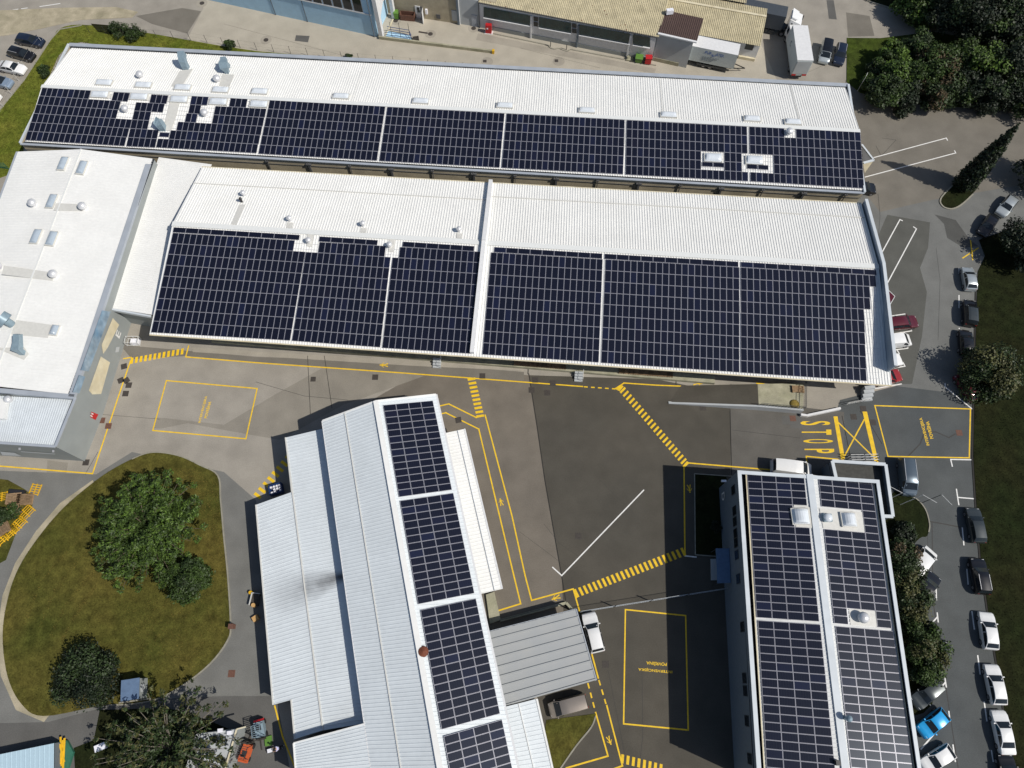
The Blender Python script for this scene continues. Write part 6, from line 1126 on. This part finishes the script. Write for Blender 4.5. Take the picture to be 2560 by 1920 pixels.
def forklift(label,p,hd,m,rz=None,grey=None):
    c=at(p); o=thing('forklift',label,'forklift',c,hd,'forklifts in the lower yard')
    mb=MB(); mb.hexa([(-1.0,-.55,.25),(.7,-.55,.25),(.7,.55,.25),(-1.0,.55,.25)],[(-.95,-.5,1.15),(.6,-.5,.75),(.6,.5,.75),(-.95,.5,1.15)]); mb.build('body',grey or m,o,world=False)
    mb=MB(); mb.hexa([(-1.25,-.5,.3),(-1.0,-.5,.3),(-1.0,.5,.3),(-1.25,.5,.3)],[(-1.2,-.45,1.0),(-1.0,-.45,1.1),(-1.0,.45,1.1),(-1.2,.45,1.0)]); mb.build('counterweight',m,o,world=False)
    mb=MB(); [mb.tube((x,y,.8),(x*.8,y*.9,2.1),.04,n=5) for x in (-.8,.6) for y in (-.5,.5)]; [mb.bar((-.68+.2*i,-.48,2.1),(-.68+.2*i,.48,2.1),.05,.05) for i in range(7)]; [mb.bar((-.7,y,2.08),(.55,y,2.08),.06,.07) for y in (-.47,.47)]; mb.build('overhead_guard',grey or 'rail',o,world=False)
    mb=MB(); mb.box((-.3,0,.9),(.5,.5,.15)); mb.box((-.55,0,.95),(.12,.5,.55)); mb.build('seat','black_plastic',o,world=False)
    mb=MB(); [mb.box((.85,y,.1),(.12,.12,2.2)) for y in (-.35,.35)]; [mb.box((.85,0,z_),(.1,.7,.1)) for z_ in (.5,1.4,2.2)]; mb.build('mast','iron',o,world=False); mb=MB(); [mb.box((1.45,y,.1),(1.1,.12,.05)) for y in (-.25,.25)]; mb.box((.95,0,.15),(.06,.9,.5)); mb.build('fork','iron',o,world=False)
    for x,y,r in ((.5,-.55,.3),(.5,.55,.3),(-.85,-.5,.25),(-.85,.5,.25)): MB().tube((x,y-.1,r),(x,y+.1,r),r,n=12).build('wheel','rubber',o,world=False)
    return o
forklift('grey and red forklift by the corner of the stepped workshop roof',(655,1826),-1.3,'red',grey='steel'); forklift('orange forklift beside the white guttered shed',(621,1874),1.35,'orange')
mb=MB(); c=at((672,1852)); mb.box(c,(.8,1.0,.2),.2); tag(mb.build('green_board','green_bin'),'low green board pile in front of the grey and red forklift','boards')
o=thing('pump_trolley','dark trolley with a white edge and a yellow can in the workshop shade','trolley',at((640,1500)),-.1); mb=MB(); mb.box((0,0,.3),(1.0,1.5,.08)); mb.build('trolley_bed','iron',o,world=False); mb=MB(); mb.bar((-.5,-.7,.38),(-.5,.75,.38),.08,.25); mb.bar((-.5,.75,.38),(.5,.75,.38),.08,.25); mb.build('trolley_edge','rail_white',o,world=False); [MB().tube((x,y-.04,.15),(x,y+.04,.15),.15,n=8).build('wheel','rubber',o,world=False) for x in (-.4,.4) for y in (-.6,.6)]
mb=MB(); c=at((638,1514)); mb.tube(c,c+V((0,0,.8)),.24,n=12); tag(mb.build('white_drum','card'),'pale drum at the lower end of the dark trolley','drum'); mb=MB(); c=at((629,1482)); mb.tube(c,c+V((0,0,.5)),.22,n=10); tag(mb.build('yellow_can','yellow_steel'),'small yellow can above the dark trolley','can')
mb=MB(); c=at((641,1546)); mb.box(c,(.7,.6,.5),.6); mb.hexa([c+V(p) for p in ((.3,-.3,.5),(.6,0,.5),(.65,.05,.45),(.35,-.25,.45))],[c+V(p) for p in ((.3,-.3,.52),(.6,0,.52),(.65,.05,.47),(.35,-.25,.47))]); tag(mb.build('cardboard_box','card'),'open cardboard box on the drive beside the stepped workshop','box')
mb=MB(); c=at((584,1567)); mb.box(c,(.5,.5,.9)); mb.box(c+V((0,0,.9)),(.6,.6,.1)); tag(mb.build('hydrant_box','rust_iron'),'small rusty post box at the lawn edge across from the cardboard box','post')
o=thing('mesh_cage','open mesh cage trolley with white sacks by the west hall corner','trolley',at((337,857)),.0); mb=MB(); [mb.bar(a_,b_,.06,.06) for z_ in (.2,1.0) for a_,b_ in (((-.9,-.5,z_),(.9,-.5,z_)),((.9,-.5,z_),(.9,.5,z_)),((.9,.5,z_),(-.9,.5,z_)),((-.9,.5,z_),(-.9,-.5,z_)))]; [mb.tube((x,y,0),(x,y,1.05),.03,n=4) for x in (-.9,0,.9) for y in (-.5,.5)]; mb.build('cage_frame','rail_white',o,world=False); mb=MB(); mb.box((.25,-.05,.2),(1.1,.8,.45)); mb.build('sack','white_plastic',o,world=False)
# ================================================================= PERSON pushing a hand truck
c=at((704,1868)); P=thing('person','person in pale lilac shirt and dark trousers pushing a small cart by the workshop','person',c,R(195))
def skin(verts,edges,rad,name,m,par,root=0,sub=2):
    me=bpy.data.meshes.new(name); me.from_pydata(verts,edges,[]); o=bpy.data.objects.new(name,me); C.objects.link(o)
    sk=o.modifiers.new('s','SKIN'); sk.use_smooth_shade=True
    for i,v in enumerate(me.skin_vertices[0].data): v.radius=(rad[i],rad[i]); v.use_root=(i==root)
    ss=o.modifiers.new('u','SUBSURF'); ss.levels=sub; ss.render_levels=sub
    dg=bpy.context.evaluated_depsgraph_get(); m2=bpy.data.meshes.new_from_object(o.evaluated_get(dg)); bpy.data.objects.remove(o)
    o=bpy.data.objects.new(name,m2); C.objects.link(o); m2.materials.clear(); m2.materials.append(M[m]); o.parent=par
    m2.polygons.foreach_set('use_smooth',[True]*len(m2.polygons)); return o
bv=[(0,0,.95),(.05,0,1.15),(.16,0,1.38),(.22,0,1.50),(.25,0,1.58),(.28,0,1.67),(.29,0,1.74),(.13,.19,1.40),(.33,.24,1.18),(.55,.20,1.06),(.63,.19,1.05),(.13,-.19,1.40),(.33,-.24,1.18),(.55,-.20,1.06),(.63,-.19,1.05),(0,.10,.88),(.10,.11,.48),(-.02,.11,.08),(.12,.11,.05),(0,-.10,.88),(-.08,-.11,.48),(-.25,-.11,.10),(-.12,-.11,.05)]
be=[(0,1),(1,2),(2,3),(3,4),(4,5),(5,6),(2,7),(7,8),(8,9),(9,10),(2,11),(11,12),(12,13),(13,14),(0,15),(15,16),(16,17),(17,18),(0,19),(19,20),(20,21),(21,22)]
br_=[.14,.15,.14,.06,.07,.095,.07,.07,.05,.035,.035,.07,.05,.035,.035,.10,.07,.05,.045,.10,.07,.05,.045]
body=skin(bv,be,br_,'body','skin',P)
skin([(0,0,.98),(.05,0,1.15),(.15,0,1.36),(.18,0,1.44),(.13,.19,1.41),(.26,.225,1.26),(.13,-.19,1.41),(.26,-.225,1.26)],[(0,1),(1,2),(2,3),(2,4),(4,5),(2,6),(6,7)],[.165,.175,.17,.09,.09,.075,.09,.075],'shirt','shirt',P)
skin([(0,0,.98),(0,.10,.88),(.10,.11,.48),(-.02,.11,.12),(0,-.10,.88),(-.08,-.11,.48),(-.25,-.11,.14)],[(0,1),(1,2),(2,3),(0,4),(4,5),(5,6)],[.16,.12,.085,.075,.12,.085,.075],'trousers','trousers',P)
mb=MB(); mb.sphere((.275,0,1.70),.115,12,7,1,-.1); mb.build('hair','hair',P,smooth=True,world=False)
for s_ in (1,-1):
    for k_ in range(4): skin([(.62,s_*.19+(k_-1.5)*.018,1.05),(.665,s_*.19+(k_-1.5)*.02,1.045),(.68,s_*.19+(k_-1.5)*.02,1.015)],[(0,1),(1,2)],[.011,.0095,.008],'finger','skin',body,sub=1)
    skin([(.61,s_*.165,1.05),(.64,s_*.145,1.03),(.66,s_*.15,1.01)],[(0,1),(1,2)],[.012,.011,.009],'thumb','skin',body,sub=1)
    mb=MB(); y=.11*s_; x=.04 if s_>0 else -.19; mb.hexa([(x-.12,y-.05,0),(x+.16,y-.05,0),(x+.16,y+.05,0),(x-.12,y+.05,0)],[(x-.11,y-.045,.10),(x+.12,y-.04,.07),(x+.12,y+.04,.07),(x-.11,y+.045,.10)]); mb.build('shoe','white_plastic',P,world=False)
ct=thing('hand_cart','small black cart pushed by the person in the lilac shirt','cart',c+V((math.cos(R(195))*1.05,math.sin(R(195))*1.05,0)),R(195))
mb=MB(); mb.box((0.1,0,.2),(.8,.5,.06)); mb.build('cart_bed','black_plastic',ct,world=False); mb=MB(); [mb.tube((-.3,y,.2),(-.42,y,1.02),.018,n=6) for y in (-.22,.22)]; mb.tube((-.41,-.24,1.02),(-.41,.24,1.02),.018,n=6); mb.build('handle','rail',ct,world=False); mb=MB(); mb.box((.15,0,.26),(.5,.4,.28)); mb.build('cart_box','white_plastic',ct,world=False)
for x in (-.2,.4):
    for y in (-.2,.2): MB().tube((x,y-.02,.1),(x,y+.02,.1),.1,n=8).build('wheel','rubber',ct,world=False)
# ================================================================= LIGHT, SKY, CAMERA
sv=V((.82,-.356,1)).normalized(); el=math.asin(sv.z); az=math.atan2(sv.x,sv.y)
w=bpy.data.worlds.new('World'); bpy.context.scene.world=w; w.use_nodes=True; nt=w.node_tree
sky=nt.nodes.new('ShaderNodeTexSky'); sky.sky_type='NISHITA'; sky.sun_disc=False; sky.sun_elevation=el; sky.sun_rotation=az; sky.air_density=1.0; sky.dust_density=1.0; sky.ozone_density=1.0
nt.links.new(sky.outputs[0],nt.nodes['Background'].inputs[0]); nt.nodes['Background'].inputs[1].default_value=SKY
ld=bpy.data.lights.new('sun','SUN'); ld.energy=SUN; ld.angle=R(.53); ld.color=(1,.955,.88); lo_=bpy.data.objects.new('sun',ld); C.objects.link(lo_); lo_.rotation_euler=(-sv).to_track_quat('-Z','Y').to_euler(); lo_.location=sv*100
cd=bpy.data.cameras.new('camera'); cam=bpy.data.objects.new('camera',cd); C.objects.link(cam); cam.location=(0,0,CAMH); cam.rotation_euler=(TILT,0,0)
cd.sensor_fit='HORIZONTAL'; cd.sensor_width=36; cd.lens=36*F/2560; cd.clip_end=3000; cd.clip_start=1
sc=bpy.context.scene; sc.camera=cam; sc.view_settings.view_transform='Standard'; sc.view_settings.look='None'; sc.view_settings.exposure=EXPO; sc.view_settings.gamma=1
sc.render.resolution_x=1024; sc.render.resolution_y=768
